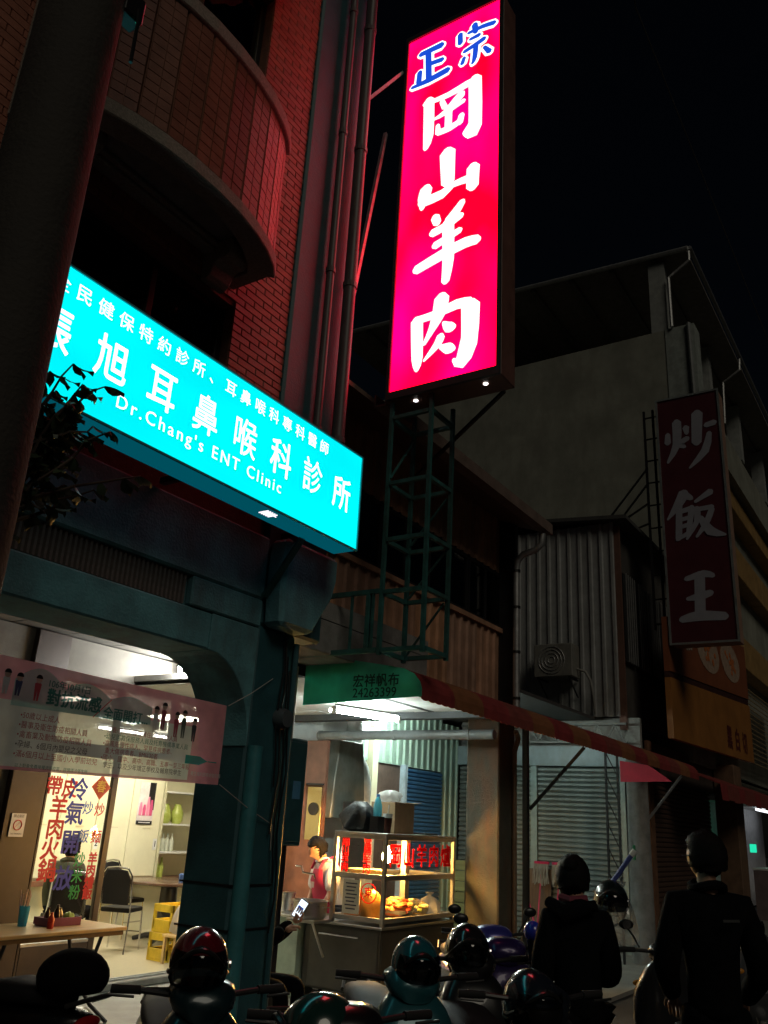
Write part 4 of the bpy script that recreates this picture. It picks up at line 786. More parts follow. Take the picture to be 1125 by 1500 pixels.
# ------------------------------------------------------------------ AWNING
aw = thing('canvas_awning', (8, 4.2, 2.7), 'long striped red canvas awning with green end panel over the shopfront', 'awning')
prof = [(4.95, 3.14), (4.45, 3.08), (4.05, 3.01), (3.88, 2.975), (3.78, 2.93), (3.72, 2.86), (3.70, 2.80), (3.70, 2.735)]
GRC = canvas('green_canvas', (.15, .62, .47), .5)
B().prism(prof+[(4.95, 2.69)], 0, 6.30, 6.315).build('end_panel', GRC, aw)
text('宏祥帆布', .12, mat('dark_print', (.02, .06, .05), .7), aw, (6.296, 4.16, 2.875), NY, ZD, 'lettering', bold=.02, spacing=1.05)
text('24263399', .115, mat('dark_print', (.02, .06, .05), .7), aw, (6.296, 4.17, 2.775), NY, ZD, 'lettering', bold=.01)
RC = mat('red_canvas', (.27, .035, .035), .75, var=.3, scale=6, bump=.2); YC2 = mat('orange_canvas', (.27, .10, .04), .75, var=.3, scale=6, bump=.2); RC2 = mat('faded_red_canvas', (.23, .05, .04), .75, var=.3, scale=6)
x = 6.316; i = 0
while x < 15.2:
    wd = .59; v = B(); q = prof + [(p[0]+.008, p[1]-.008) for p in prof][::-1]
    v.prism(q, 0, x, x+wd-.002).build('stripe', (RC, YC2, RC, RC2, YC2)[i % 5], aw)
    # scalloped valance
    n = 5; sc_ = [(x, 2.735), (x+wd-.002, 2.735)]
    for j in range(n*4, -1, -1): sc_.append((x+(wd-.002)*j/(n*4), 2.715-.010*abs(math.sin(math.pi*j/4))))
    B().prism(sc_, 1, 3.699, 3.705).build('valance', (RC, YC2, RC, RC2, YC2)[i % 5], aw)
    x += wd; i += 1
B().tube([(6.33, 3.735, 2.75), (15.2, 3.735, 2.75)], .018, 8).build('front_rail', BLACKM, aw)
for xx in (6.4, 8.9, 11.5, 14.0): B().bar((xx, 3.74, 2.76), (xx, 4.93, 3.08), .03, .03).build('arm', BLACKM, aw)
pa = tag(B().prism([(4.16, 2.78), (3.74, 2.72), (3.42, 2.50), (4.16, 2.48)], 0, 12.95, 12.96).build('red_side_curtain', mat('red_sheet', (.50, .02, .05), .6, var=.2)), 'bright red canvas side flap hanging below the awning end', 'awning')
a2 = thing('far_red_awning', (18, 3.6, 2.3), 'faded red fringed awning beyond the striped awning', 'awning')
x = 16.2
for i in range(14):
    B().prism([(4.2, 2.98), (3.45, 2.70), (3.43, 2.42+.02*(i % 2)), (3.44, 2.42+.02*(i % 2)), (3.46, 2.68), (4.2, 2.96)], 0, x+i*.5, x+i*.5+.49).build('canvas_panel', RC2 if i % 3 else RC, a2)
# electrical box and things on the clinic column side
eb = thing('switch_box', (5.85, 4.62, 1.5), 'teal metal switch box hanging beside the clinic column', 'switch box')
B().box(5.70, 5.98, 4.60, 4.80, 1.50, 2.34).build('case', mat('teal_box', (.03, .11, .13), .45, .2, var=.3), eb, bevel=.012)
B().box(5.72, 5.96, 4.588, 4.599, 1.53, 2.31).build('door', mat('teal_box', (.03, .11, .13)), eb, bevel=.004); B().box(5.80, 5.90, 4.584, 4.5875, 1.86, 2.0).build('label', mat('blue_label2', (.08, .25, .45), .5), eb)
B().tube([(5.84, 4.7, 2.34), (5.84, 4.7, 2.95)], .03, 10).build('conduit', GALV, eb, smooth=True); B().box(5.80, 5.88, 4.66, 4.80, .06, 1.5).build('stand_leg', BLACKM, eb)
mtb = thing('meter_box', (4.8, 3.9, 1.4), 'small grey meter box with loose cables on the clinic column', 'meter')
B().lathe((4.78, 3.958, 2.36), [(.07, 0), (.075, .03), (.06, .08)], 16, (0, -1, 0)).build('meter', mat('meter_grey', (.08, .1, .11), .4), mtb, smooth=True)
for i in range(4):
    pts_ = [(4.74+.03*i, 3.94, 3.0-.1*i)]+[(4.74+.03*i+.02*math.sin(k*1.7+i), 3.93-.008*i, 2.9-.1*i-k*.2) for k in range(1, 6+i)]
    B().tube(pts_, .006, 6).build('cable', BLACKP, mtb, smooth=True)
B().tube([(4.86, 3.92, .06), (4.86, 3.92, 2.9)], .022, 8).build('conduit', DKCONC, mtb, smooth=True)
# ------------------------------------------------------------------ KITCHEN BEHIND THE CART
hd = thing('extractor_hood', (9.9, 7.2, 1.6), 'dull steel extractor hood with a white bent duct', 'hood')
B().prism([(9.55, 1.75), (10.35, 1.75), (10.3, 2.25), (10.22, 2.75), (9.68, 2.75), (9.6, 2.25)], 1, 6.9, 7.5).build('hood', mat('hood_steel', (.28, .30, .26), .45, .3, var=.25, stain=(.12, .11, .08), stain_amt=.6), hd, bevel=.01)
B().tube([(10.42, 7.2, 3.3), (10.42, 7.2, 2.75), (10.46, 7.2, 2.6), (10.62, 7.2, 2.42), (10.70, 7.2, 2.25), (10.70, 7.2, 1.7)], [.12, .12, .12, .13, .13, .13], 16).build('duct', mat('duct_white', (.60, .62, .58), .45), hd, smooth=True)
kp = thing('kitchen_panel', (9.0, 6.75, .05), 'brown kitchen partition with a polished metal fan plate', 'partition')
B().box(8.98, 9.03, 6.60, 7.3, .05, 2.66).build('panel', mat('brown_panel', (.20, .09, .06), .5, var=.3), kp)
B().box(8.955, 8.979, 6.62, 6.84, 1.48, 2.10).build('metal_plate', mat('gold_steel', (.62, .52, .30), .22, 1, var=.1), kp, bevel=.004)
B().lathe((8.953, 6.73, 1.84), [(.02, 0), (.075, .0), (.075, .012), (.02, .012)], 18, (-1, 0, 0)).build('fan', BLACKP, kp)
B().box(8.94, 8.979, 6.61, 6.86, 2.12, 2.14).build('seam', BLACKM, kp)
st3 = thing('cook_stove', (8.9, 6.35, .05), 'stainless stove with slanting steel splash plate behind the cart', 'stove')
B().box(8.3, 9.6, 6.42, 6.6, .06, .72).build('body', STEELB, st3, bevel=.01)
B().add([(9.1, 6.35, 1.15), (9.6, 6.3, 1.15), (9.62, 6.5, 1.95), (9.35, 6.55, 1.95), (9.1, 6.37, 1.15), (9.6, 6.32, 1.15), (9.62, 6.52, 1.95), (9.35, 6.57, 1.95)], [(0, 1, 2, 3), (7, 6, 5, 4), (0, 4, 5, 1), (1, 5, 6, 2), (2, 6, 7, 3), (3, 7, 4, 0)]).build('splash_plate', STEEL, st3)
fp = tag(B().tube([(8.2, 6.34, 1.22), (8.2, 6.26, 1.22), (8.2, 6.24, 1.16), (8.2, 6.08, 1.15), (8.2, 6.06, 1.11)], .012, 8).build('water_tap', CHROME, smooth=True), 'thin chrome water tap beside the seller', 'tap')
# side counter with pots
sc2 = thing('side_counter', (7.95, 6.1, .05), 'stainless side counter left of the cart', 'counter')
B().box(7.62, 8.15, 5.80, 6.36, .76, .79).build('top', STEEL, sc2, bevel=.006); B().box(7.64, 8.13, 5.82, 6.34, .06, .759).build('body', mat('pale_green_board', (.35, .45, .36), .6), sc2)
def pot(x, y, z, r, h, label):
    t = thing('steel_pot', (x, y, z), label, 'pot')
    B().lathe((x, y, z), [(r*.85, 0), (r, .03), (r, h), (r*1.08, h+.01), (r*1.08, h+.018), (r*.95, h+.018), (r*.94, .02), (.01, .015)], 22).build('body', STEEL, t, smooth=True)
    for s_ in (-1, 1): B().tube([(x, y+s_*r, z+h*.75), (x+.04, y+s_*(r+.035), z+h*.75), (x-.04, y+s_*(r+.035), z+h*.75), (x-.02, y+s_*r, z+h*.75)], .006, 6).build('handle', STEEL, t)
    return t
pot(7.55, 5.62, .79, .17, .15, 'wide shiny steel basin on the side counter edge'); pot(7.95, 6.22, .79, .075, .16, 'narrow tall steel cup on the side counter')
B()
tag(B().box(7.40, 7.72, 5.45, 5.795, .76, .789).build('counter_flap', STEEL, bevel=.005), 'steel flap shelf carrying the wide basin', 'shelf')
tag(B().tube([(7.44, 5.5, .77), (7.66, 5.5, .45)], .012, 8).build('flap_bracket', STEEL), 'thin steel bracket under the flap shelf', 'bracket')
# ================================================================== FOOD CART
CX0, CX1, CY0, CY1 = 7.70, 9.20, 4.87, 5.78; CZ = .05
ct = thing('food_cart', (8.45, 5.3, .05), 'stainless food cart with lit glass display case and red lettering', 'food cart')
B().box(CX0, CX1, CY0, CY1, .16, .745).build('cabinet', STEELB, ct, bevel=.01)
B().box(CX0-.012, CX0-.001, CY0+.02, CY1-.08, .18, .72).build('door', mat('cart_door', (.10, .10, .092), .4, .7, var=.15, bump=.05), ct, bevel=.004)
B().box(CX0+.02, CX1-.02, CY0-.008, CY0-.001, .18, .72).build('side_panel', STEELB, ct, bevel=.003)
B().tube([(CX0-.012, CY1-.22, .66), (CX0-.05, CY1-.22, .66), (CX0-.05, CY0+.22, .66), (CX0-.012, CY0+.22, .66)], .010, 8).build('handle', CHROME, ct, smooth=True)
B().box(CX0-.03, CX1+.03, CY0-.03, CY1+.03, .746, .772).build('counter_top', STEEL, ct, bevel=.006)
for x, y in ((CX0+.12, CY0+.12), (CX1-.12, CY0+.12), (CX0+.12, CY1-.12), (CX1-.12, CY1-.12)):
    B().lathe((x-.0, y, .105), [(.02, -.02), (.052, -.02), (.055, 0), (.052, .02), (.02, .02)], 16, (1, 0, 0)).build('wheel', RUBBER, ct); B().box(x-.03, x+.03, y-.03, y+.03, .13, .159).build('caster', GALV, ct)
GX0, GX1, GY0, GY1, GZ0, GZ1 = CX0+.02, CX1-.06, CY0, CY0+.60, .80, 1.60
AL = mat('aluminium', (.55, .54, .50), .35, .9, var=.15)
for x, y in ((GX0, GY0), (GX1, GY0), (GX0, GY1), (GX1, GY1)): B().box(x-.02, x+.02, y-.02, y+.02, .773, GZ1).build('post', AL, ct, bevel=.003)
for z0, z1 in ((.80, .845), (1.185, 1.235), (1.56, 1.60)):
    for y in (GY0, GY1): B().box(GX0+.021, GX1-.021, y-.017, y+.017, z0, z1).build('rail', AL, ct, bevel=.003)
    for x in (GX0, GX1): B().box(x-.017, x+.017, GY0+.021, GY1-.021, z0, z1).build('rail', AL, ct, bevel=.003)
B().box(GX0+.018, GX1-.018, GY0+.018, GY1-.018, .80, .815).build('floor_plate', STEEL, ct)
B().box(GX0+.018, GX1-.018, GY0+.018, GY1-.018, 1.205, 1.214).build('glass_shelf', GLASS, ct)
B().box(GX0-.02, GX1+.02, GY0-.02, GY1+.02, 1.601, 1.62).build('roof', AL, ct, bevel=.003)
for z0, z1 in ((.846, 1.184), (1.236, 1.559)):
    B().box(GX0+.021, GX1-.021, GY0-.004, GY0+.002, z0, z1).build('pane', GLASS, ct); B().box(GX0-.004, GX0+.002, GY0+.021, GY1-.021, z0, z1).build('pane', GLASS, ct)
    B().box(GX1-.002, GX1+.004, GY0+.021, GY1-.021, z0, z1).build('pane', GLASS, ct)
RV = emi('red_glow_vinyl', (.85, .02, .02), .25, sample=False); RV = canvas('red_translucent', (.95, .02, .025), .55)
for i, ch in enumerate('岡山羊肉爐'): text(ch, .235, RV, ct, (7.90+i*.262, GY0-.008, 1.40), XD, ZD, 'character', bold=.03)
for j, s_ in enumerate(('岡山羊肉', '當歸羊肉')):
    for i, ch in enumerate(s_): text(ch, .095, RV, ct, (GX0-.008, GY1-.12-j*.27, 1.515-i*.079), NY, ZD, 'character', bold=.045)
B().lathe((7.99, 5.02, 1.40), [(.012, .1), (.02, .07), (.046, .03), (.054, 0), (.045, -.038), (.024, -.056), (.005, -.06)], 16).build('bulb', emi('bulb_warm', (1, .50, .12), 2000), ct, smooth=True)
B().tube([(7.99, 5.02, 1.50), (7.99, 5.02, 1.56)], .018, 10).build('bulb_socket', BLACKP, ct)
B().box(8.32, 8.40, GY0+.12, GY0+.18, .816, 1.558).build('inner_post', AL, ct)
mn = tag(B().box(GX0-.016, GX0-.008, GY0+.27, GY0+.47, .86, 1.17).build('menu_card', mat('menu_paper', (.55, .52, .40), .7)), 'yellowed paper menu taped on the cart glass', 'menu')
for i in range(8): B().box(GX0-.019, GX0-.0165, GY0+.30+.015*(i % 3), GY0+.44-.012*(i % 2), 1.13-i*.033, 1.142-i*.033).build('print_line', DKP, mn)
lg_ = thing('round_logo', (GX0-.008, GY0+.20, 1.0), 'red ring with a character painted on the cart glass', 'emblem')
B().tube([(GX0-.008, GY0+.17+.09*math.cos(t*.2618), 1.06+.09*math.sin(t*.2618)) for t in range(25)], .005, 6, False).build('ring', RV, lg_); text('東', .10, RV, lg_, (GX0-.009, GY0+.17, 1.06), NY, ZD, 'character', bold=.03)
# food
def heap(c, rx, ry, h, n, cols, label, name='food_heap', bowl=True, sz=.03, seed=2):
    rnd = random.Random(seed); t = thing(name, c, label, 'food')
    if bowl: B().lathe(c, [(rx*.7, 0), (rx*1.02, .06), (rx*1.05, .075), (rx, .075), (rx*.68, .012)], 22).build('bowl', STEEL, t, smooth=True)
    base = B().ell((c[0], c[1], c[2]+.05), rx*.95, ry*.95, h*.9, 18, 10, fn=lambda q: Vector((q.x, q.y, max(q.z, -.03)))); base.build('mound', cols[0], t, smooth=True)
    mbs = [B() for _ in cols]
    for i in range(n):
        a, q = rnd.uniform(0, 6.28), math.sqrt(rnd.random()); x, y = c[0]+rx*q*math.cos(a), c[1]+ry*q*math.sin(a); z = c[2]+.05+h*.92*math.sqrt(max(0, 1-q*q))
        s_ = sz*rnd.uniform(.6, 1.3); mbs[i % len(cols)].ell((x, y, z), s_*rnd.uniform(.6, 1.4), s_*rnd.uniform(.6, 1.4), s_*rnd.uniform(.4, .8), 7, 5)
    for mb, mt in zip(mbs, cols):
        o = mb.build('pieces', mt, t, smooth=True); o['kind'] = 'stuff'
    return t
F1 = mat('noodle_yellow', (.62, .36, .10), .45, var=.3, scale=20); F2 = mat('food_orange', (.60, .18, .05), .4, var=.3, scale=20); F3 = mat('food_green', (.20, .24, .05), .5); F4 = mat('food_red', (.55, .05, .02), .35); F5 = mat('cabbage', (.62, .58, .34), .5)
heap((7.98, 5.22, .816), .13, .13, .09, 60, [F1, F5, F3], 'bowl of yellow noodles and greens next to the cart corner', seed=4)
heap((8.30, 5.06, .816), .17, .15, .14, 90, [F2, F4, F1], 'tall heap of red glazed meat in the display case', seed=5)
heap((8.66, 5.08, .816), .16, .15, .10, 80, [F1, F3, F5], 'heap of golden noodles with greens in the display case', seed=6)
heap((8.64, 5.32, .816), .12, .11, .09, 50, [F1, F2], 'fried snack heap at the back of the display case', seed=8)
for i, (x, y) in enumerate(((7.86, 5.10), (7.90, 5.33))):
    bag('food_bag', (x, y, .816), .11, .27, mat('orange_bag', (.66, .30, .06), .35, var=.3), ['orange packed food bag by the cart corner', 'orange packed food bag behind the paper menu'][i], 11+i, knot=False)
bag('food_bag', (8.95, 5.05, .816), .13, .20, WBAG, 'white knotted food bag at the right end of the case', 14)
tag(B().lathe((8.0, 5.25, 1.215), [(.16, 0), (.20, .03), (.205, .05), (.19, .05), (.15, .012)], 24).build('steamer_tray', mat('bamboo', (.55, .42, .2), .6), smooth=True), 'round pale steamer tray on the upper glass shelf', 'tray')
# things on the cart roof
bx_ = thing('cardboard_box', (8.30, 5.2, 1.62), 'open cardboard box standing on the cart roof', 'box')
CARD = mat('cardboard', (.36, .24, .13), .8, var=.2)
B().box(8.15, 8.55, 5.05, 5.35, 1.621, 1.93).build('body', CARD, bx_); B().box(8.05, 8.62, 5.04, 5.06, 1.931, 1.936).build('flap', CARD, bx_); B().bar((8.56, 5.2, 1.935), (8.72, 5.2, 1.945), .3, .004).build('flap', CARD, bx_)
bag('plastic_bag', (8.28, 5.2, 1.936), .12, .12, WBAG, 'white bag of fruit on top of the cardboard box', 21, knot=False, crumple=2.2)
bag('black_bag', (7.92, 5.33, 1.621), .16, .30, mat('black_film', (.010, .010, .011), .5, bump=1.0, bscale=22), 'crumpled black plastic bag on the cart roof', 22, knot=False, crumple=2.6)
wb_ = thing('water_bottle', (7.86, 5.08, 1.621), 'blue tinted plastic water bottle on the cart roof', 'bottle')
B().lathe((7.86, 5.08, 1.78), [(.042, 0), (.045, .02), (.045, .10), (.03, .16), (.015, .19)], 14).build('body', CLR, wb_, smooth=True); B().lathe((7.86, 5.08, 1.971), [(.018, 0), (.018, .025)], 12).build('cap', mat('blue_cap', (.05, .2, .6), .4), wb_)
B().box(7.80, 7.92, 5.03, 5.13, 1.621, 1.779).build('carton', BLACKP, wb_)
cu_ = thing('drink_cup', (8.03, 5.06, 1.621), 'dark takeaway drink cup with straw on the cart roof', 'cup')
B().lathe((8.03, 5.06, 1.621), [(.035, 0), (.048, .15)], 16).build('cup', mat('cola', (.06, .02, .015), .2), cu_, smooth=True); B().lathe((8.03, 5.06, 1.772), [(.05, 0), (.05, .04)], 16).build('lid', WHITE, cu_); B().tube([(8.03, 5.06, 1.80), (8.03, 5.05, 1.90)], .005, 6).build('straw', WHITE, cu_)
tag(B().box(8.70, 8.98, 4.98, 5.2, 1.621, 1.64).build('folded_bags', mat('dark_bags', (.05, .04, .05), .4), bevel=.008), 'flat pile of folded dark bags on the cart roof', 'bags')
pot(9.27, 5.2, .773, .10, .12, 'small steel pot on a shelf beyond the display case')
tag(B().box(9.21, 9.42, 5.05, 5.35, .74, .772).build('end_shelf', STEEL, bevel=.004), 'narrow steel shelf at the far end of the cart', 'shelf')

# ================================================================== PEOPLE
def hand_chains(w_, d, up, s_=1):
    """palm plus five separate fingers, w_ = wrist point, d = direction of fingers, up = back of hand"""
    w_, d, up = Vector(w_), Vector(d).normalized(), Vector(up).normalized(); side = d.cross(up).normalized()*s_
    palm = [(*w_, .021), (*(w_+d*.035), .026), (*(w_+d*.07), .028)]
    out = [palm]
    for k, (o, l) in enumerate(((-.028, .060), (-.010, .075), (.010, .080), (.028, .070))):
        b = w_+d*.072+side*o; m1 = b+d*l*.5-up*.012; m2 = b+d*l*.85-up*.035
        out.append([palm[2], (*b, .010), (*m1, .0088), (*m2, .0075)])
    tb = w_+d*.03-side*.03; out.append([palm[1], (*tb, .011), (*(tb+d*.03-side*.015-up*.012), .0095), (*(tb+d*.055-side*.010-up*.022), .0085)])
    return out
def head_mesh(c, fwd_, s_=1.0, pitch_=0):
    """head with brow, nose, mouth, chin and ears, looking along fwd_"""
    f = Vector((fwd_[0], fwd_[1], 0)).normalized(); side = Vector((-f.y, f.x, 0)); up = Vector((0, 0, 1))
    q = Matrix.Rotation(pitch_, 3, side); f2, u2_ = q @ f, q @ up; c = Vector(c); mb = B(); n, m_ = 28, 20
    def P(p, t):
        x = math.sin(p)*math.cos(t)*.098; y = math.sin(p)*math.sin(t)*.076; z = math.cos(p)*.115
        k_ = max(0, math.cos(t)); face = max(0, k_)**3
        if z < 0: x *= 1-.25*(-z/.115)*(1-k_*.4); y *= 1-.38*(-z/.115)**1.3
        g_ = lambda a, b, c_, d: math.exp(-((t if t < math.pi else t-2*math.pi)/a)**2-((z-b)/c_)**2)*d
        x += g_(.20, -.022, .022, .026)+g_(.28, -.062, .011, .006)+g_(.35, -.10, .018, .008)+g_(.5, .028, .012, .006)
        for sg in (-1, 1):
            tt = (t if t < math.pi else t-2*math.pi); x -= math.exp(-((tt-sg*.42)/.16)**2-((z-.006)/.013)**2)*.010
        return c+(f2*x+side*y+u2_*z)*s_
    rings = [[P(math.pi*(i+.02)/(m_+.04), 2*math.pi*j/n) for j in range(n)] for i in range(m_+1)]
    mb.loft(rings)
    for sg in (-1, 1):
        e = c+(side*sg*.078-f2*.008-u2_*.005)*s_; mb.ell(e, .020*s_, .012*s_, .032*s_, 8, 6)
    mb.f = mb.f; return mb, f2, side, u2_
def person(label, cloth_top, cloth_leg, spec):
    t = thing('person', spec['base'], label, 'person'); J = spec['j']; off = Vector(spec['base'])
    def obj(name, chains, mt, par=t, sub=2):
        me = skinned(chains, sub); me.transform(Matrix.Translation(-off)); return mesh_obj(name, me, mt, par)
    body = []
    body.append([(*J['pelvis'], .080), (*J['waist'], .072), (*J['chest'], .085), (*J['neckb'], .056), (*J['neck'], .048), (*J['headc'], .07)])
    for s_ in 'lr':
        body.append([(*J['chest'], .085), (*J['sh'+s_], .045), (*J['el'+s_], .036), (*J['wr'+s_], .026)])
        body.append([(*J['pelvis'], .080), (*J['hip'+s_], .065), (*J['kn'+s_], .045), (*J['an'+s_], .036), (*J['toe'+s_], .032)])
        d = Vector(J['wr'+s_])-Vector(J['el'+s_]); hd = J.get('hand'+s_, d)
        body += [[(*J['el'+s_], .036), (*J['wr'+s_], .026)]]
    bo = obj('body', body, SKIN)
    for s_ in 'lr':
        d = Vector(J.get('hand'+s_, Vector(J['wr'+s_])-Vector(J['el'+s_]))); upd = J.get('hup'+s_, (0, 0, 1) if abs(d.normalized().z) < .8 else (1, 0, 0))
        obj('hand', hand_chains(J['wr'+s_], d, upd, 1 if s_ == 'l' else -1), SKIN, bo, 1)
    # head
    mb, f2, sd, up_ = head_mesh(J['headc'], J['face'], spec.get('hs', 1.0), spec.get('hp', 0)); mb.build('head', SKIN, bo, smooth=60)
    c = Vector(J['headc']); hs = spec.get('hs', 1.0)
    hb = B()
    def hf(q):
        k_ = q.normalized(); fx, fz = k_.x, k_.z
        if fx > .35 and fz < .52: q = q*.80
        elif fz < -.62: q = q*.86
        q = q*(1+.035*math.sin(41*k_.y+17*fz)*math.cos(23*fx+9*k_.y)+.02*math.sin(67*k_.y))
        return (f2*q.x+sd*q.y+up_*q.z)
    hb.ell(c+(up_*.012-f2*.008)*hs, .121*hs, .099*hs, .130*hs, 40, 28, fn=hf); ha = hb.build('hair', HAIR, t, smooth=60)
    if spec.get('bun'):
        b_ = spec['bun']; B().ell(c-f2*.095*hs+up_*b_*hs, .05, .05, .05, 14, 9, fn=lambda q: q*(1+.06*math.sin(q.x*140)*math.cos(q.z*120))).build('bun', HAIR, ha, smooth=True)
    # clothes: slightly wider skins
    e = spec.get('puff', .018); hem = Vector(J['pelvis'])+Vector((0, 0, -spec.get('hem', .10))); top = [[(*hem, .125+e*.9), (*J['pelvis'], .120+e*.9), (*J['waist'], .112+e), (*J['chest'], .128+e), (*J['neckb'], .066+e*.6)]]
    for s_ in 'lr':
        if spec.get('sleeve', 'long') == 'long': top.append([(*J['chest'], .128+e), (*J['sh'+s_], .064+e), (*J['el'+s_], .048+e), (*J['wr'+s_], .038+e*.5)])
        else:
            se = Vector(J['sh'+s_]).lerp(Vector(J['el'+s_]), .75); top.append([(*J['chest'], .128+e), (*J['sh'+s_], .064+e), (*se, .058+e)])
    obj('shirt', top, cloth_top)
    nb_ = Vector(J['neckb']); B().tube([nb_+Vector((.078*math.cos(a_), .078*math.sin(a_), .022+.012*math.sin(2*a_))) for a_ in [k2*math.pi/8 for k2 in range(17)]], .024, 8, False).build('collar', cloth_top, t, smooth=True)
    lg = []
    for s_ in 'lr': lg.append([(*J['pelvis'], .118), (*J['hip'+s_], .096), (*J['kn'+s_], .068), (*(Vector(J['an'+s_])+Vector((0, 0, .03))), .055)])
    obj('trousers', lg, cloth_leg)
    for s_ in 'lr':
        a, b = Vector(J['an'+s_]), Vector(J['toe'+s_]); d = (b-a); d.z = 0; d.normalize()
        obj('shoe', [[(*(a-d*.05+Vector((0, 0, -.02))), .040), (*(a+d*.03+Vector((0, 0, -.02))), .045), (*(b+d*.01), .036), (*(b+d*.05), .026)]], BLACKP, t, 1)
    return t, f2, sd, up_
def stand(base, face, h=1.7, lean=0.0, arms=None, face_head=None, spread=.10, headfwd=.03):
    bx, by, bz = base; f = Vector((face[0], face[1], 0)).normalized(); s_ = Vector((-f.y, f.x, 0)); k_ = h/1.7; O = Vector(base)
    def p(a, b, c): return tuple(O+(f*a+s_*b+Vector((0, 0, c)))*k_)
    J = dict(pelvis=p(0, 0, .93), waist=p(.01+lean*.2, 0, 1.07), chest=p(lean*.6, 0, 1.27), neckb=p(lean*.9, 0, 1.42), neck=p(lean+.01, 0, 1.475), headc=p(lean+headfwd, 0, 1.570),
             hipl=p(0, .085, .85), hipr=p(0, -.085, .85), knl=p(.02, spread, .48), knr=p(.02, -spread, .48), anl=p(-.02, spread+.01, .075), anr=p(-.02, -spread-.01, .075), toel=p(.12, spread+.03, .035), toer=p(.12, -spread-.03, .035),
             shl=p(lean*.75, .165, 1.345), shr=p(lean*.75, -.165, 1.345), face=face_head or face)
    a = arms or dict(ell=(.0, .235, 1.10), wrl=(.06, .24, .86), elr=(.0, -.235, 1.10), wrr=(.06, -.24, .86))
    for q, v in a.items():
        J[q] = tuple((f*v[0]+s_*v[1]+Vector((0, 0, v[2])))*(1 if q.startswith('h') else k_)+(Vector((0, 0, 0)) if q.startswith('h') else O))
    return J
JK = mat('black_jacket', (.006, .006, .007), .9, var=.35, scale=14, bump=.4, bscale=40, spec=.04); TRS = mat('dark_trousers', (.005, .005, .006), .9, spec=.04)
# man with glasses, seen from behind
J = stand((5.0, 1.17, 0), (1, .45), 1.76, face_head=(.55, 1), arms=dict(ell=(-.02, .225, 1.07), wrl=(.17, .17, .92), elr=(-.02, -.225, 1.07), wrr=(.17, -.17, .92)))
mp_, f2, sd, up_ = person('tall person in black jacket and glasses standing with back turned', JK, TRS, dict(base=(5.0, 1.17, 0), j=J, puff=.022))
c = Vector(J['headc']); gl = B(); 
for sg in (-1, 1): gl.tube([c+f2*.105+sd*sg*.012+up_*.008, c+f2*.100+sd*sg*.06+up_*.008, c-f2*.01+sd*sg*.082+up_*.01], .003, 6)
gl.build('glasses', CHROME, mp_)
sq = Vector(J['chest']); B().bar(sq+Vector((-.150, -.10, .03)), sq+Vector((-.115, -.17, .035)), .004, .012).build('print', mat('grey_print', (.04, .04, .04), .6), mp_)
# woman with tied hair and hooded jacket
J = stand((5.0, 1.88, 0), (1, .75), 1.58, lean=.03, face_head=(1, .2), headfwd=.05, arms=dict(ell=(.02, .215, 1.04), wrl=(.24, .10, 1.06), elr=(.02, -.215, 1.04), wrr=(.24, -.10, 1.06)))
wp_, f2, sd, up_ = person('person with tied up hair in dark hooded jacket, back turned', mat('dark_hoodie', (.006, .0065, .007), .9, var=.3, bump=.3, spec=.04), TRS, dict(base=(5.0, 1.88, 0), j=J, puff=.020, hp=.25, bun=.06))
hc = Vector(J['neckb']); B().tube([hc+Vector((-.10, .12, .03)), hc+Vector((-.15, 0, -.02)), hc+Vector((-.06, -.14, .03))], [.03, .05, .03], 10).build('hood', mat('dark_hoodie', (.013, .014, .016)), wp_, smooth=True)
B().tube([hc+Vector((-.04, .07, .055)), hc+Vector((-.075, 0, .045)), hc+Vector((-.02, -.075, .055))], .022, 8).build('scarf', mat('pink_scarf', (.20, .03, .05), .8), wp_, smooth=True)
# seller in red apron, bending over the counter
base = (8.42, 6.0, .05); f = Vector((-.90, .30, 0)).normalized()
J = stand(base, (f.x, f.y), 1.47, lean=.15, headfwd=.11, arms=dict(ell=(.16, .21, .98), wrl=(.40, .12, .88), elr=(.14, -.22, .98), wrr=(.38, -.10, .87)))
sl_, f2, sd, up_ = person('seller in red apron over white shirt bending behind the steel counter', mat('white_shirt', (.72, .68, .66), .7, var=.1), mat('dark_jeans', (.03, .03, .05), .8), dict(base=base, j=J, sleeve='short', hp=.5, bun=-.01, puff=.02))
ch_ = Vector(J['chest']); pe = Vector(J['pelvis']); AP = mat('red_apron', (.42, .015, .06), .7, var=.15, bump=.2); s2 = Vector((-f.y, f.x, 0)); ap = B(); vs = []; rows = [(ch_+Vector((0, 0, .06)), .085, .145), (ch_+Vector((0, 0, -.06)), .12, .160), (Vector(J['waist']), .15, .150), (pe, .17, .155), (pe+Vector((0, 0, -.3)), .2, .16)]
for c_, hw, ou in rows:
    for k_ in range(7): u = -1+k_/3; vs.append(c_+s2*hw*u+f*(ou*(1-.22*u*u)))
ap.add(vs, [(r_*7+k_, r_*7+k_+1, r_*7+k_+8, r_*7+k_+7) for r_ in range(4) for k_ in range(6)]); ap.build('apron', AP, sl_, smooth=60)
for sg in (-1, 1): B().tube([ch_+s2*sg*.075+f*.15+Vector((0, 0, .06)), ch_+s2*sg*.085+f*.10+Vector((0, 0, .15)), ch_+s2*sg*.08-f*.02+Vector((0, 0, .185)), ch_+s2*sg*.05-f*.12+Vector((0, 0, .10))], .016, 8).build('apron_strap', AP, sl_, smooth=True)
q_ = ch_+f*.175+Vector((0, 0, -.10)); B().add([q_+s2*a+Vector((0, 0, b)) for a, b in ((-.03, -.03), (.03, -.03), (.03, .03), (-.03, .03))], [(0, 1, 2, 3)]).build('pocket_badge', mat('badge', (.5, .35, .3), .6), sl_)
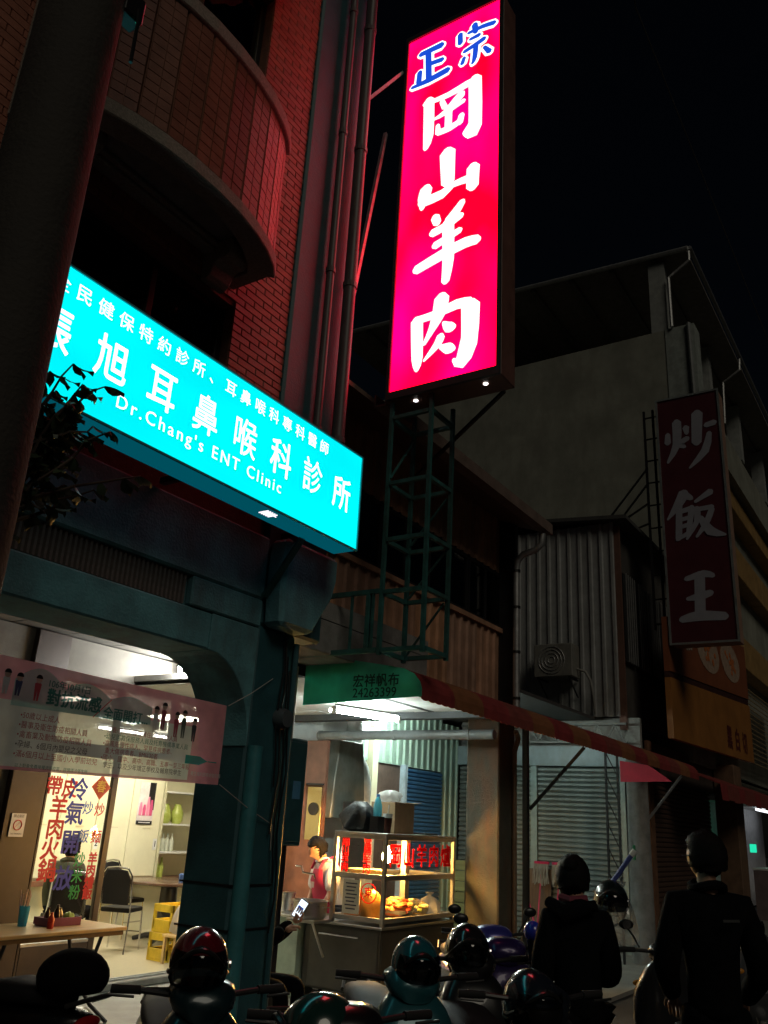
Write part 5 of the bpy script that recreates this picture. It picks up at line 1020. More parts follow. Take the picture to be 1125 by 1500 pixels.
# seated customer with a phone
so = Vector((5.57, 4.80, .05))
def sp_(a, b, c_): return tuple(so+Vector((a, b, c_)))
J = dict(pelvis=sp_(0, 0, .50), waist=sp_(.0, -.02, .66), chest=sp_(.01, -.04, .88), neckb=sp_(.02, -.05, 1.03), neck=sp_(.03, -.07, 1.09), headc=sp_(.06, -.11, 1.19), hipl=sp_(.09, -.10, .47), hipr=sp_(-.09, -.10, .47), knl=sp_(.24, -.42, .50), knr=sp_(-.02, -.46, .50), anl=sp_(.26, -.42, .09), anr=sp_(.0, -.48, .09), toel=sp_(.30, -.54, .04), toer=sp_(.03, -.60, .04),
         shl=sp_(.18, .0, .98), shr=sp_(-.16, -.05, .98), ell=sp_(.25, -.10, .74), wrl=sp_(.27, -.30, .90), elr=sp_(-.16, -.22, .74), wrr=sp_(.10, -.36, .86), face=(.35, -.9), handl=(.1, -.3, .45), hupl=(.9, .1, .2))
person('customer in black sitting on a stool, holding a lit phone', JK, TRS, dict(base=tuple(so), j=J, hp=.5, puff=.03, hem=.03))
ph = thing('mobile_phone', (5.85, 4.46, 1.0), 'mobile phone with bright white screen in the seated customer\'s hand', 'phone')
pc = Vector((5.85, 4.45, 1.05)); pu = Vector((.25, -.42, .85)).normalized(); pn = Vector((-.92, -.30, .1)); pn = (pn-pu*pn.dot(pu)).normalized(); pr_ = pu.cross(pn)
def prect(a, b, d): return [pc+pr_*x+pu*y+pn*d for x, y in ((-a, -b), (a, -b), (a, b), (-a, b))]
B().add(prect(.037, .075, 0)+prect(.037, .075, -.009), [(0, 1, 2, 3), (7, 6, 5, 4), (0, 4, 5, 1), (1, 5, 6, 2), (2, 6, 7, 3), (3, 7, 4, 0)]).build('case', BLACKP, ph); B().add(prect(.033, .068, .001), [(0, 1, 2, 3)]).build('screen', emi('phone_screen', (.8, .9, 1), 1.6), ph)
B().add([pc+pr_*x+pu*y+pn*.002 for x, y in ((-.025, 0), (.025, 0), (.025, .02), (-.025, .02))], [(0, 1, 2, 3)]).build('screen_bar', emi('phone_blue', (.03, .08, .4), .8, sample=False), ph)
sto = thing('stool', tuple(so), 'round black stool under the seated customer', 'stool')
B().lathe((so.x, so.y, so.z+.34), [(.15, 0), (.16, .02), (.15, .05)], 20).build('seat', VINYL, sto, smooth=True)
for i in range(4): a = i*math.pi/2+.5; B().tube([(so.x+.12*math.cos(a), so.y+.12*math.sin(a), so.z+.34), (so.x+.17*math.cos(a), so.y+.17*math.sin(a), so.z)], .011, 8).build('leg', BLACKM, sto)
# diner behind the glass door
base = (6.95, 8.62, .12)
J = stand(base, (1, .2), 1.62); dz = -.36
for q in J:
    if q not in ('face',): J[q] = (J[q][0], J[q][1], J[q][2]+(dz if q[:2] not in ('an', 'to', 'kn') else 0))
f_ = Vector((1, .2, 0)).normalized()
for s_ in 'lr':
    kx, ky, kz = J['kn'+s_]; J['kn'+s_] = (kx+.40*f_.x, ky+.40*f_.y, .60); ax, ay, az = J['an'+s_]; J['an'+s_] = (ax+.40*f_.x, ay+.40*f_.y, az); tx, ty, tz = J['toe'+s_]; J['toe'+s_] = (tx+.40*f_.x, ty+.40*f_.y, tz)
person('diner in dark olive jacket sitting behind the glass door', mat('olive_jacket', (.05, .055, .035), .85), TRS, dict(base=base, j=J, puff=.03, hem=.03))
dst = thing('stool', base, 'low black stool under the diner in the olive jacket', 'stool')
B().lathe((base[0], base[1], .45), [(.15, 0), (.16, .015), (.15, .035)], 18).build('seat', VINYL, dst, smooth=True)
for i in range(4): a = i*math.pi/2; B().tube([(base[0]+.12*math.cos(a), base[1]+.12*math.sin(a), .45), (base[0]+.16*math.cos(a), base[1]+.16*math.sin(a), .12)], .011, 8).build('leg', BLACKM, dst)
# ================================================================== SCOOTERS AND HELMETS
def paint(name, c, rough=.18): return mat(name, c, rough+.08, .25, var=.1, coat=.5)
PAINTS = {}
def make_scooter():        # front points to +x, wheels on z = 0
    t = thing('scooter', (0, 0, 0), '', 'scooter'); P0 = paint('scooter_paint', (.01, .01, .011)); GALV = mat('dark_bar', (.05, .05, .05), .35, .6)
    for x, nm in ((.62, 'front_wheel'), (-.60, 'rear_wheel')):
        wv = B().lathe((x, 0, .225), [(.15, -.045), (.20, -.05), (.223, -.03), (.225, 0), (.223, .03), (.20, .05), (.15, .045)], 26, (0, 1, 0)).build(nm, RUBBER, t, smooth=True)
        B().lathe((x, 0, .225), [(.02, -.03), (.05, -.03), (.06, -.012), (.14, -.012), (.152, -.035), (.152, .035), (.14, .012), (.06, .012), (.05, .03), (.02, .03)], 20, (0, 1, 0)).build('rim', GALV, wv, smooth=True)
    # rear body
    def rg(x, hw, z0, z1, p=3): return ring(x, 0, (z0+z1)/2, hw, (z1-z0)/2, 18, p)
    B().loft([rg(-.92, .06, .62, .72), rg(-.85, .12, .52, .74), rg(-.6, .17, .42, .735), rg(-.3, .18, .34, .72), rg(-.05, .16, .28, .70), rg(.02, .10, .30, .60)]).build('rear_body', P0, t, smooth=50)
    B().box(-.1, .36, -.16, .16, .24, .30).build('floorboard', BLACKP, t, smooth=True, bevel=.02)
    # seat
    def sr(x, hw, z0, z1): return ring(x, 0, (z0+z1)/2, hw, (z1-z0)/2, 18, 2.8)
    B().loft([sr(-.80, .07, .74, .80), sr(-.72, .12, .735, .83), sr(-.48, .145, .73, .84), sr(-.28, .145, .72, .80), sr(-.08, .12, .70, .78), sr(.02, .06, .69, .73)]).build('seat', VINYL, t, smooth=60)
    # leg shield, swept back
    def lr(z, x, hw, th): return ring(x, 0, z, th, hw, 18, 3, 'z')
    rings = []
    for z, x, hw, th in ((.28, .40, .15, .03), (.42, .44, .20, .05), (.60, .47, .235, .08), (.76, .47, .225, .10), (.90, .44, .16, .09), (.98, .40, .09, .06)):
        rings.append([(x+th*math.copysign(abs(math.cos(a))**.7, math.cos(a)), hw*math.copysign(abs(math.sin(a))**.7, math.sin(a)), z-.25*th*math.cos(a)) for a in [2*math.pi*j/20 for j in range(20)]])
    B().loft(rings).build('leg_shield', P0, t, smooth=60)
    B().loft([ring(x, 0, z, hw, hh, 14, 2.4) for x, z, hw, hh in ((.42, .44, .06, .02), (.62, .475, .085, .03), (.78, .43, .08, .03), (.86, .36, .05, .02))]).build('front_fender', P0, t, smooth=60)
    for s_ in (-1, 1): B().tube([(.56, s_*.075, .50), (.62, s_*.075, .225)], .018, 8).build('fork', GALV, t, smooth=True)
    # handlebar cowl and lamp
    B().loft([ring(x, 0, z, hw, hh, 16, 2.4) for x, z, hw, hh in ((.30, 1.0, .07, .035), (.36, 1.02, .14, .055), (.44, 1.0, .13, .07), (.50, .97, .08, .045))]).build('handlebar_cowl', P0, t, smooth=60)
    B().ell((.555, 0, .72), .02, .10, .06, 16, 8).build('headlight', mat('lamp_lens', (.6, .62, .65), .08, .4), t, smooth=True)
    for s_ in (-1, 1):
        B().tube([(.38, s_*.12, 1.01), (.33, s_*.26, 1.02)], .012, 8).build('handlebar', GALV, t, smooth=True)
        B().tube([(.34, s_*.24, 1.02), (.305, s_*.355, 1.02)], .017, 10).build('grip', RUBBER, t, smooth=True)
        B().tube([(.39, s_*.27, 1.005), (.37, s_*.37, 1.01)], .006, 6).build('brake_lever', GALV, t)
        mi = B().tube([(.36, s_*.2, 1.03), (.38, s_*.23, 1.09), (.37, s_*.27, 1.14)], .006, 6).build('mirror', BLACKP, t, smooth=True)
        B().ell((.37, s_*.28, 1.165), .016, .050, .032, 14, 8).build('mirror_shell', BLACKP, mi, smooth=True)
        B().lathe((.353, s_*.28, 1.165), [(.001, 0), (.026, 0), (.028, .002)], 16, (-1, 0, 0)).build('mirror_glass', CHROME, mi)
        B().ell((.52, s_*.17, .80), .02, .05, .022, 12, 6).build('turn_signal', mat('amber_lens', (.6, .22, .02), .15), t, smooth=True)
    B().ell((-.92, 0, .68), .03, .10, .035, 14, 8).build('tail_light', mat('red_lens', (.35, .01, .01), .12), t, smooth=True)
    B().tube([(-.93, s_*.0, .60), (-1.0, 0, .48)], .012, 6).build('plate_bracket', BLACKP, t)
    B().box(-1.012, -1.004, -.12, .12, .40, .54).build('number_plate', WHITE, t)
    B().tube([(-.2, -.17, .2), (-.5, -.2, .22), (-.9, -.2, .32)], [.03, .05, .045], 12).build('exhaust', STEELB, t, smooth=True)
    B().tube([(-.86, -.1, .76), (-.98, -.07, .80), (-.98, .07, .80), (-.86, .1, .76)], .012, 8).build('grab_rail', GALV, t, smooth=True)
    B().tube([(-.15, .12, .22), (-.18, .24, .01)], .012, 8).build('kickstand', GALV, t)
    return t
PAINTED = ('rear_body', 'leg_shield', 'front_fender', 'handlebar_cowl')
def repaint(t, mt):
    for ch in t.children:
        if ch.name.split('.')[0] in PAINTED: ch.material_slots[0].link = 'OBJECT'; ch.material_slots[0].material = mt
sc0 = make_scooter(); GRP = 'scooters parked along the kerb'
# (bar_x, bar_y, heading) -> scooter origin so that the handlebar sits there
def bar_at(bx, by, hd): return (bx-.36*math.cos(hd), by-.36*math.sin(hd), 0)
SC = [((2.98, 2.74), R(232), (.008, .028, .034), 'dark teal scooter with a red helmet over its handlebar'),
      ((3.02, 2.05), R(228), (.01, .01, .011), 'black scooter carrying a dark green helmet'),
      ((4.02, 2.36), R(225), (.02, .11, .13), 'teal scooter with a teal helmet over its handlebar'),
      ((4.85, 2.46), R(222), (.012, .012, .013), 'black scooter with a black full helmet on the bar'),
      ((5.55, 2.58), R(218), (.04, .02, .12), 'dark purple scooter next to the concrete pillar row'),
      ((4.05, 1.72), R(230), (.012, .016, .022), 'glossy dark blue scooter with a black helmet'),
      ((6.35, 1.75), R(30), (.02, .02, .022), 'black scooter with a long seat, tail toward the pair of people'),
      ((7.9, 1.55), R(215), (.07, .07, .075), 'silver grey scooter beyond the person in glasses'),
      ((2.96, 4.93), R(102), (.005, .005, .006), 'black scooter with a rounded black top box by the dining table'),
      ((6.15, 2.95), R(222), (.05, .05, .3), 'bright blue scooter parked deep in the row')]
NOMIRROR = (0, 1, 2, 3, 5, 8); SCS = []
for i, ((bx, by), hd, c, lab) in enumerate(SC):
    s_ = sc0 if i == 0 else copy_tree(sc0)
    SCS.append(s_)
    place(s_, bar_at(bx, by, hd), hd, lab); s_['group'] = GRP
    repaint(s_, paint('scooter_paint_%d' % i, c))
    if i == 8:
        s_.location.z = .05
        tb_ = B().ell((-.80, 0, .87), .17, .18, .125, 20, 12, fn=lambda q: Vector((q.x, q.y, q.z if q.z > -.06 else -.06))); tbm = mesh_only(tb_, BLACKC, smooth=60)
        o_ = bpy.data.objects.new('top_box', tbm); col.objects.link(o_); o_.parent = s_
for i in NOMIRROR:
    for ch in [c_ for c_ in SCS[i].children if c_.name.startswith('mirror')]:
        for g_ in list(ch.children): bpy.data.objects.remove(g_)
        bpy.data.objects.remove(ch)
def helmet(c, face, mt, label, s_=1.0, tilt=0, visor=None):
    t = thing('helmet', (0, 0, 0), label, 'helmet')
    prof = []; rings = []; n, m_ = 28, 12
    for i in range(m_+1):
        p = .02+(math.pi*.62)*i/m_; rr = []
        for j in range(n):
            a = 2*math.pi*j/n; q = Vector((math.sin(p)*math.cos(a)*.145, math.sin(p)*math.sin(a)*.118, math.cos(p)*.135))
            if i > m_*.6: q.z += max(0, math.cos(a))**2*(.030*(i-m_*.6))
            rr.append(q)
        rings.append(rr)
    B().loft(rings, close=False).build('shell', mt, t, smooth=60)
    inner = [[v*.94 for v in r_] for r_ in rings]; B().loft(inner, close=False).build('lining', BLACKC, t, smooth=60)
    B().tube([v for v in rings[-1]]+[rings[-1][0]], .006, 6, False).build('rim_trim', RUBBER, t, smooth=True)
    B().tube([rings[-2][j]*1.012 for j in range(-7, 8)], .010, 6).build('peak', BLACKP, t, smooth=True)
    vz = B(); vv = []
    for i in range(5):
        p = 1.05+.85*i/4
        for j in range(11):
            a = -1.05+2.1*j/10; vv.append(Vector((math.sin(p)*math.cos(a)*.160, math.sin(p)*math.sin(a)*.130, math.cos(p)*.140)))
    vz.add(vv, [(i*11+j, i*11+j+1, i*11+j+12, i*11+j+11) for i in range(4) for j in range(10)]); vz.build('visor', visor or glass('smoke_visor', (.10, .11, .12), .12, .03), t, smooth=60)
    st = [rings[-1][7], Vector((0, .07, -.13)), Vector((0, 0, -.17)), Vector((0, -.07, -.13)), rings[-1][21]]
    B().tube(st, .008, 6).build('strap', BLACKC, t, smooth=True)
    B().lathe((0, .121, .0), [(.018, 0), (.018, .008)], 12, (0, 1, 0)).build('visor_pivot', CHROME, t)
    t.location = c; t.rotation_euler = (tilt, .12, face); t.scale = (s_, s_, s_); return t
hp_ = lambda n_, c, r_=.15: mat(n_, c, r_, 0, var=.08, coat=1)
helmet((2.95, 2.745, 1.125), R(225), hp_('helmet_red', (.10, .006, .011)), 'glossy dark red helmet hung over a scooter handlebar', 1.02)
helmet((2.94, 2.10, .955), R(140), hp_('helmet_green', (.008, .034, .028)), 'glossy dark green helmet dome with brown tint, lowest in the row', 1.12)
helmet((4.02, 2.335, 1.07), R(225), hp_('helmet_teal', (.010, .095, .115)), 'teal helmet with smoke visor over a teal scooter', .98)
helmet((4.83, 2.47, 1.06), R(215), hp_('helmet_black', (.012, .012, .013)), 'shiny black helmet on the scooter beside the pillar', 1.05)
helmet((4.03, 1.735, .985), R(228), hp_('helmet_navy', (.010, .014, .022)), 'navy black helmet glinting blue in the scooter row', 1.08)
helmet((7.0, 2.36, 1.25), R(200), hp_('helmet_pine', (.006, .012, .012), .3), 'dull pine black helmet hung beside the clear bag', 1.1)
helmet((7.88, 1.56, 1.10), R(215), hp_('helmet_grey', (.14, .14, .14), .3), 'grey helmet on the silver scooter', .95)
lh = thing('tail_lamp', (5.55, 2.36, 1.05), 'bright blue small round tail lamp cover by the hooded person', 'lamp')
B().ell((5.60, 2.40, 1.12), .06, .06, .06, 16, 10).build('cover', mat('blue_gloss', (.03, .05, .5), .12, .0, coat=1), lh, smooth=True); B().lathe((5.60, 2.40, .90), [(.02, 0), (.03, .1), (.04, .17)], 12).build('base', BLACKP, lh)
# bag hung on a hook of the concrete post, mops and broom
bag('clear_bag', (7.05, 2.30, .95), .12, .40, CBAG, 'clear plastic bag hanging behind the hooded person', 31)
rl = thing('paper_tube', (7.1, 2.3, 1.25), 'rolled white and blue paper tube stuck above the clear bag', 'tube')
B().tube([(7.05, 2.36, 1.38), (7.1, 2.22, 1.58)], .02, 10).build('tube', mat('blue_tube', (.06, .08, .3), .5), rl); B().tube([(7.1, 2.22, 1.58), (7.11, 2.19, 1.62)], .024, 10).build('end', WHITE, rl)
PINKP = mat('pink_plastic', (.55, .02, .10), .4); MOPW = mat('mop_strands', (.32, .31, .27), .9, var=.3)
for i, (y, lab) in enumerate(((5.93, 'pink handled string mop upside down against the shutter'), (5.62, 'pink handled string mop next to the first mop'))):
    t = thing('mop', (14.1, y, .05), lab, 'mop'); h = 1.26
    B().tube([(14.0, y+.02, .05), (14.22, y, h)], .012, 8).build('handle', PINKP, t, smooth=True); B().box(14.20, 14.24, y-.13, y+.13, h-.02, h+.02).build('head', PINKP, t, bevel=.006)
    rnd = random.Random(i); 
    for k_ in range(18):
        yy_ = y-.12+k_*.014; B().tube([(14.19, yy_, h-.02), (14.17+rnd.uniform(-.02, .01), yy_+rnd.uniform(-.02, .02), h-.16), (14.17+rnd.uniform(-.03, .02), yy_+rnd.uniform(-.03, .03), h-.27-rnd.uniform(0, .08))], .008, 5).build('strand', MOPW, t)
br = thing('broom', (12.9, 5.5, .05), 'pink broom handle ending in a green brush', 'broom')
B().tube([(13.0, 5.47, .20), (13.25, 5.82, .98)], .012, 8).build('handle', PINKP, br, smooth=True); B().prism([(5.40, .20), (5.54, .20), (5.56, .08), (5.38, .08)], 0, 12.96, 13.02).build('brush', mat('green_brush', (.03, .40, .10), .6), br)
bkt = thing('dust_pan', (12.9, 5.5, .05), 'dark red dustpan below the green brush', 'dustpan')
B().prism([(5.38, .052), (5.58, .052), (5.56, .14), (5.40, .14)], 0, 12.8, 12.95).build('pan', mat('maroon_plastic', (.22, .01, .05), .5), bkt)
B().tube([(12.88, 5.48, .14), (12.88, 5.48, .16)], .02, 8).build('stub', PINKP, bkt)
# ================================================================== UTILITY POLE, WIRES, PLANT
upo = thing('utility_pole', (1.335, 2.40, 0), 'dark concrete utility pole rising past the clinic sign', 'pole')
POLE = mat('pole_concrete', (.035, .031, .027), .85, var=.35, scale=5, bump=.5)
B().tube([(1.335, 2.40, 0), (1.335, 2.40, 9)], [.155, .14], 24).build('shaft', POLE, upo, smooth=True)
for z in (2.2, 4.72): B().lathe((1.335, 2.40, z), [(.14, 0), (.158, 0), (.158, .02), (.14, .02)], 24).build('band', BLACKM, upo)
B().box(1.44, 1.54, 2.30, 2.38, 4.62, 4.75).build('junction_box', BLACKP, upo, bevel=.01); B().tube([(1.50, 2.29, 4.66), (1.50, 2.28, 4.58), (1.51, 2.29, 4.4)], .008, 6).build('cable', BLACKP, upo)
B().lathe((1.505, 2.296, 4.60), [(.006, 0), (.006, .004)], 8, (0, -1, 0)).build('indicator', emi('green_led', (.05, .8, .5), .6, sample=False), upo)
wr_ = tag(B().tube([(3, 1.2, 10.5), (12, 3.0, 16.2), (25, 3.0, 16.4), (45, 3.4, 17.5)], .012, 6).build('overhead_wire', mat('wire', (.10, .09, .09), .7)), 'thin overhead wire crossing the black sky', 'wire')
pt = thing('potted_tree', (1.62, 2.66, 0), 'small leafy potted tree beside the utility pole in front of the clinic sign', 'tree')
B().lathe((1.62, 2.66, 0), [(.16, 0), (.22, .30), (.24, .36), (.21, .36), (.19, .31), (.01, .30)], 20).build('pot', mat('terracotta', (.20, .07, .04), .8), pt, smooth=True)
BR = mat('bark', (.05, .035, .025), .9); LF = mat('leaf_dark', (.035, .06, .03), .5, var=.3); rnd = random.Random(12)
B().tube([(1.62, 2.66, .28), (1.61, 2.66, 1.2), (1.58, 2.65, 2.0), (1.61, 2.64, 2.82)], [.028, .025, .02, .016], 8).build('trunk', BR, pt, smooth=True)
lm = []
for k_ in range(4):
    l_ = .050+.010*k_; mb = B(); vs = []
    for i in range(5):
        t_ = i/4; w_ = l_*.30*math.sin(math.pi*min(1, .08+t_*.9)); vs += [(t_*l_, -w_, -.012*math.sin(t_*3)), (t_*l_, 0, -.004-.018*t_*t_), (t_*l_, w_, -.012*math.sin(t_*3))]
    mb.add(vs, [f for i in range(4) for f in ((3*i, 3*i+3, 3*i+4, 3*i+1), (3*i+1, 3*i+4, 3*i+5, 3*i+2))]); lm.append(mesh_only(mb, LF, smooth=60))
cr = B(); leafpts = []
for b_ in range(26):
    a = rnd.uniform(-1.5, 1.3); s0 = Vector((1.61, 2.645, rnd.uniform(2.5, 2.92))); el = rnd.uniform(.5, 1.3); ln = rnd.uniform(.28, .60)
    d = Vector((math.cos(a)*math.cos(el), math.sin(a)*math.cos(el)*.6, math.sin(el))); pts_ = [s0]
    for k_ in range(1, 7): pts_.append(s0+d*ln*k_/6+Vector((rnd.uniform(-.02, .02), rnd.uniform(-.02, .02), -.10*(k_/6)**2*ln)))
    cr.tube(pts_, [.009-.001*k_ for k_ in range(7)], 5)
    for k_ in range(2, 7):
        for _ in range(2): leafpts.append((pts_[k_], math.atan2(d.y, d.x)+rnd.uniform(-1.4, 1.4)))
co = cr.build('branches', BR, pt); co['kind'] = 'stuff'
for p, a in leafpts: inst('leaf', rnd.choice(lm), pt, p, (rnd.uniform(-.5, .5), rnd.uniform(-.2, .9), a))
# ================================================================== BUILDINGS ON THE RIGHT
m3 = thing('corrugated_shed', (15, 5.5, 3.6), 'grey corrugated metal upper storey beyond the brown clad shop', 'building')
GC = mat('grey_sheet', (.42, .44, .44), .5, .3, var=.2, stain=(.18, .17, .15), stain_amt=.6); cm = corr_mesh(.8, 3.45, GC, .2, .035)
for i in range(5): inst('metal_sheet', cm, m3, (14.45, 8.6-i*.8, 3.62), (0, 0, -math.pi/2))
B().box(14.5, 17.9, 4.62, 9.0, 3.61, 7.05).build('wall', mat('dark_wall', (.07, .065, .06), .8, var=.3), m3)
B().prism([(4.30, 7.05), (9.1, 7.45), (9.1, 7.52), (4.30, 7.12)], 0, 14.25, 18).build('roof', mat('dark_roof', (.06, .06, .06)), m3)
for i in range(4):
    x = 14.75+i*.75; f_ = B().box(x, x+.62, 4.55, 4.61, 4.6, 6.2).build('window', BLACKM, m3)
    for k_ in range(5): B().box(x+.05+k_*.125, x+.065+k_*.125, 4.50, 4.52, 4.6, 6.2).build('bar', GALV, f_)
B().box(14.46, 14.52, 4.50, 4.62, 3.4, 7.0).build('corner_strip', mat('rust_trim', (.14, .07, .05), .7), m3)
ac = thing('air_conditioner', (14.1, 5.7, 4.2), 'old pale air conditioner unit bracketed to the grey corrugated wall', 'air conditioner')
B().box(13.98, 14.34, 5.25, 5.95, 4.25, 4.82).build('case', mat('ac_case', (.20, .20, .18), .6, var=.3, stain=(.08, .06, .04), stain_amt=.7), ac, bevel=.012)
for r_ in (.06, .12, .18, .235): B().tube([(13.972, 5.62+r_*math.cos(k_*.2618), 4.535+r_*math.sin(k_*.2618)) for k_ in range(25)], .006, 6, False).build('fan_grille', GALV, ac)
for y in (5.32, 5.88): B().bar((14.0, y, 4.235), (14.42, y, 4.235), .03, .03).build('bracket', BLACKM, ac); B().bar((14.02, y, 4.22), (14.42, y, 3.95), .02, .02).build('bracket', BLACKM, ac)
B().tube([(14.2, 5.24, 4.4), (14.2, 5.1, 4.35), (14.22, 5.02, 4.2), (14.3, 5.0, 3.9), (14.36, 5.0, 3.65)], .022, 8).build('hose', mat('hose_grey', (.25, .25, .23), .7), ac, smooth=True)
wh = thing('white_concrete_building', (22, 8, 0), 'large pale plastered building with an open steel roof canopy', 'building')
PLS = mat('old_white_plaster', (.27, .28, .235), .85, var=.3, scale=1.2, bump=.4, stain=(.18, .18, .15), stain_amt=.8)
B().box(18.0, 34, 4.3, 16, 3.2, 13.0).build('wall', PLS, wh); B().box(17.98, 18.5, 3.64, 4.299, 6, 13.0).build('corner_pier', mat('pier_plaster', (.30, .34, .32), .85, var=.3, stain=(.15, .16, .15), stain_amt=.6), wh)
B().box(18.0, 34, 3.75, 4.3, 10.6, 11.6).build('balcony', PLS, wh)
for x, y in ((18.1, 4.35), (18.1, 9.5), (22.5, 4.35), (26.5, 4.35), (30.5, 4.35)): B().box(x-.1, x+.28, y-.12, y+.26, 13.0, 14.9).build('roof_post', mat('post_paint', (.30, .32, .31), .7), wh)
RFM = mat('canopy_sheet', (.22, .20, .18), .7, var=.3)
B().prism([(3.68, 15.0), (14, 15.55), (14, 15.6), (3.68, 15.06)], 0, 17.9, 34).build('canopy', RFM, wh)
for i in range(9): y = 4.4+i*1.05; B().box(17.95, 34, y, y+.10, 14.88+(y-3.68)*.053, 14.99+(y-3.68)*.053).build('purlin', mat('purlin', (.16, .15, .14), .7), wh)
B().tube([(17.88, 3.62, 15.0), (17.88, 14, 15.56)], .06, 8).build('edge_gutter', GALV, wh); B().tube([(17.9, 3.58, 15.02), (34, 3.58, 15.02)], .05, 8).build('edge_gutter', GALV, wh)
B().tube([(17.95, 3.62, 14.95), (17.95, 3.62, 14.7), (17.95, 4.0, 14.45), (17.93, 4.12, 14.35), (17.93, 4.12, 13.0)], .04, 8).build('rain_pipe', GALV, wh)
B().tube([(17.94, 3.75, 13.0), (17.94, 3.72, 7)], .05, 8).build('rain_pipe', mat('pipe_grey', (.2, .22, .22), .5), wh)
B().tube([(23.6, 3.60, 14.95), (23.6, 3.62, 14.6), (23.6, 4.1, 14.3), (23.6, 4.15, 13)], .04, 8).build('rain_pipe', GALV, wh)
ye = thing('yellow_apartment_block', (28, 5, 0), 'ochre tiled apartment block with long balcony bands behind the rice sign', 'building')
OCH = mat('ochre_tile', (.36, .22, .08), .65, var=.3, scale=3, bump=.3)
B().box(18.6, 60, 4.4, 4.6, 3.2, 10.5).build('wall', mat('ochre_dark', (.10, .07, .04), .7, var=.3), ye)
for z0, z1 in ((5.75, 6.55), (8.15, 8.95), (10.0, 10.55)):
    for i in range(10): B().box(18.65+i*3.6, 18.62+i*3.6+3.58, 3.95, 4.4, z0, z1).build('balcony_panel', OCH, ye, bevel=.02)
for fl in range(2):
    for i in range(12):
        x = 19.2+i*2.8; f_ = B().box(x, x+1.7, 4.36, 4.399, 6.75+fl*2.4, 8.0+fl*2.35).build('window', BLACKM, ye); B().box(x+.06, x+.82, 4.345, 4.359, 6.8+fl*2.4, 7.95+fl*2.35).build('pane', WINDK, f_); B().box(x+.88, x+1.64, 4.345, 4.359, 6.8+fl*2.4, 7.95+fl*2.35).build('pane', WINDK, f_)
lv = mesh_only(B().prism([(4.0, 0), (3.94, -.03), (3.94, -.015), (4.0, .015)], 0, 20.3, 26), mat('louvre', (.40, .30, .16), .6))
for i in range(16): inst('louvre', lv, ye, (0, 0, 3.55+i*.115))
# rice sign
ri = thing('unlit_rice_sign', (15.2, 3.3, 4.9), 'unlit maroon vertical sign reading fried rice king in grey brush strokes', 'sign')
IX, IY0, IY1, IZ0, IZ1 = 15.0, 2.72, 3.84, 4.90, 9.60
B().box(IX+.003, IX+.40, IY0, IY1, IZ0, IZ1).build('case', mat('sign_tan', (.32, .20, .15), .6, var=.3), ri); B().quad((IX, IY1, IZ0), (IX, IY0, IZ0), (IX, IY0, IZ1), (IX, IY1, IZ1)).build('face', mat('maroon_face', (.085, .018, .025), .4, var=.2, scale=2), ri)
EDG = mat('sign_edge', (.40, .45, .44), .35, .6)
for y in (IY0, IY1): B().box(IX-.02, IX-.001, y-.018, y+.018, IZ0-.02, IZ1+.02).build('edge', EDG, ri)
for z in (IZ0, IZ1): B().box(IX-.02, IX-.001, IY0+.018, IY1-.018, z-.018, z+.018).build('edge', EDG, ri)
GST = mat('grey_stroke', (.30, .31, .36), .6, var=.1)
for n_ in ('chao', 'fan', 'wang'): brush(n_, GST, ri, IX-.006)
rb = thing('sign_bracket', (15.2, 4.2, 4.5), 'dark steel lattice bracket behind the unlit maroon sign', 'bracket')
for y in (3.95, 4.12): B().box(15.1, 15.14, y-.02, y+.02, 5.2, 9.5).build('chord', BLACKM, rb)
for i in range(10): B().bar((15.12, 3.86, 5.3+i*.45), (15.12, 4.12, 5.3+i*.45), .025, .025).build('rung', BLACKM, rb)
for i, (a, b) in enumerate((((15.1, 4.1, 8.3), (15.1, 5.3, 6.9)), ((15.1, 4.1, 8.0), (15.1, 5.2, 6.7)), ((15.1, 4.1, 7.6), (15.1, 5.0, 7.1)), ((15.1, 4.1, 7.2), (15.1, 4.8, 7.0)))): B().bar(a, b, .03, .03).build('brace', BLACKM, rb)
# orange fascia sign
og = thing('orange_fascia_sign', (18.4, 3.87, 3.3), 'dim orange fascia sign with printed plates of food', 'sign')
OG = mat('orange_face', (.36, .15, .035), .55, var=.25, scale=1.5); OG2 = mat('orange_brown_face', (.24, .075, .03), .55, var=.25, scale=1.5)
B().prism([(15.0, 3.32), (21.9, 3.50), (21.9, 4.80), (15.0, 4.34)], 1, 3.88, 3.98).build('lower_panel', OG, og)
B().prism([(15.0, 4.45), (21.9, 4.95), (21.9, 6.2), (15.0, 5.4)], 1, 3.88, 3.98).build('upper_panel', OG2, og)
B().prism([(15.0, 4.345), (21.9, 4.805), (21.9, 4.945), (15.0, 4.445)], 1, 3.90, 3.98).build('divider', mat('maroon_bar', (.05, .015, .012), .6), og)
PLT = mat('plate_print', (.42, .30, .22), .6, var=.4, scale=9)
for (x, z, rx, rz_) in ((18.0, 5.35, .95, .42), (20.1, 5.50, .95, .42)):
    pp_ = [(x+rx*math.cos(t*.26), z+rz_*math.sin(t*.26)) for t in range(24)]; B().prism(pp_, 1, 3.872, 3.879).build('plate_print', PLT, og)
    rnd = random.Random(int(x)); mb = B()
    for k_ in range(14): a = rnd.uniform(0, 6.28); q = rnd.random()*.6; mb.ell((x+rx*q*math.cos(a), 3.868, z+rz_*q*math.sin(a)), .09, .006, .06, 7, 5)
    o = mb.build('food_print', F2, og); o['kind'] = 'stuff'
for k_ in range(9): B().box(15.25+k_*.16, 15.36+k_*.16, 3.872, 3.879, 5.05+.03*(k_ % 3), 5.20+.04*(k_ % 2)).build('print_mark', mat('white_dim', (.45, .38, .32), .6), og)
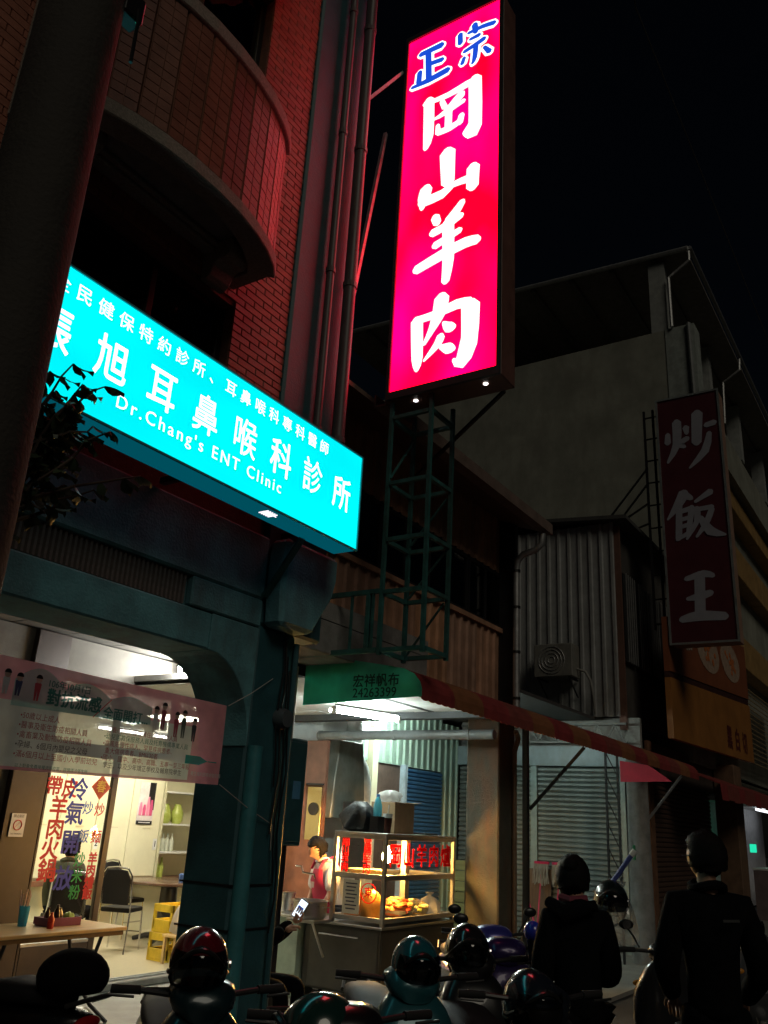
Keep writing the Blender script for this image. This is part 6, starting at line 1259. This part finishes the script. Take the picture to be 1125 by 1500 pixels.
for i, ch in enumerate('黑白切'): text(ch, .50, mat('dark_red_print', (.12, .02, .015), .6), og, (19.4+i*.78, 3.873, 3.78+i*.02), XD, ZD, 'character', bold=.03)
# dark shutter shop beyond the concrete post
s3 = thing('dark_roller_shutter', (17.5, 4.5, 0), 'closed dark brown roller shutter beyond the concrete post', 'shutter')
BS = mat('brown_shutter', (.10, .06, .045), .5, .2, var=.3); sm = mesh_only(B().prism([(0, 0), (-.028, .022), (-.028, .055), (0, .078), (.005, .078), (.005, 0)], 0, 15.3, 19.85), BS)
for i in range(33): inst('slat', sm, s3, (0, 4.5, .08+i*.0795))
B().box(15.05, 15.29, 4.35, 4.6, .05, 3.3).build('jamb', mat('rust_jamb', (.18, .09, .05), .7, var=.4), s3); B().box(15.05, 20.6, 4.40, 4.62, 2.72, 3.3).build('lintel', mat('dark_lintel', (.08, .06, .05), .8), s3)
cp = tag(B().box(19.9, 20.6, 3.95, 4.38, .05, 3.3).build('brown_pillar', mat('brown_pillar', (.17, .10, .06), .7, var=.35, bump=.3), bevel=.015), 'brown tiled pillar at the end of the dark shutter', 'pillar')
# distant lit shop
fs = thing('distant_lit_shop', (27, 4.6, 0), 'small distant shop with lit white ceiling and green sign', 'shop')
B().box(24.0, 32, 5.6, 5.8, .05, 3.2).build('back_wall', mat('far_white', (.6, .6, .62), .7), fs); B().box(24, 32, 3.9, 5.8, 2.75, 2.85).build('ceiling', WHITE, fs)
B().box(27.5, 31, 4.9, 4.96, 2.66, 2.72).build('lamp', emi('far_tube', (.9, .95, 1), 2.5), fs); B().box(24.6, 25.2, 4.6, 4.65, 1.55, 1.75).build('green_sign', emi('far_green', (.02, .8, .45), 1.0), fs)
B().box(24, 32, 4.1, 4.5, .05, 1.15).build('counter', mat('far_counter', (.2, .15, .15), .6), fs); B().box(24, 32, 4.05, 4.52, 1.16, 1.2).build('counter_top', WHITE, fs)
for x in (24.1, 27, 30): B().box(x, x+.12, 3.95, 4.05, .05, 2.74).build('post', GALV, fs)
# yellow lamp high on the clinic facade
yl = thing('yellow_lamp', (3.35, 3.5, 8.2), 'small glowing yellow lamp high under the upper balcony', 'lamp')
B().box(3.32, 3.44, 3.42, 3.52, 8.36, 8.50).build('lens', emi('yellow_lamp', (.9, .8, .05), 1.5, sample=False), yl); B().box(3.31, 3.45, 3.41, 3.53, 8.505, 8.615).build('cap', BLACKM, yl)
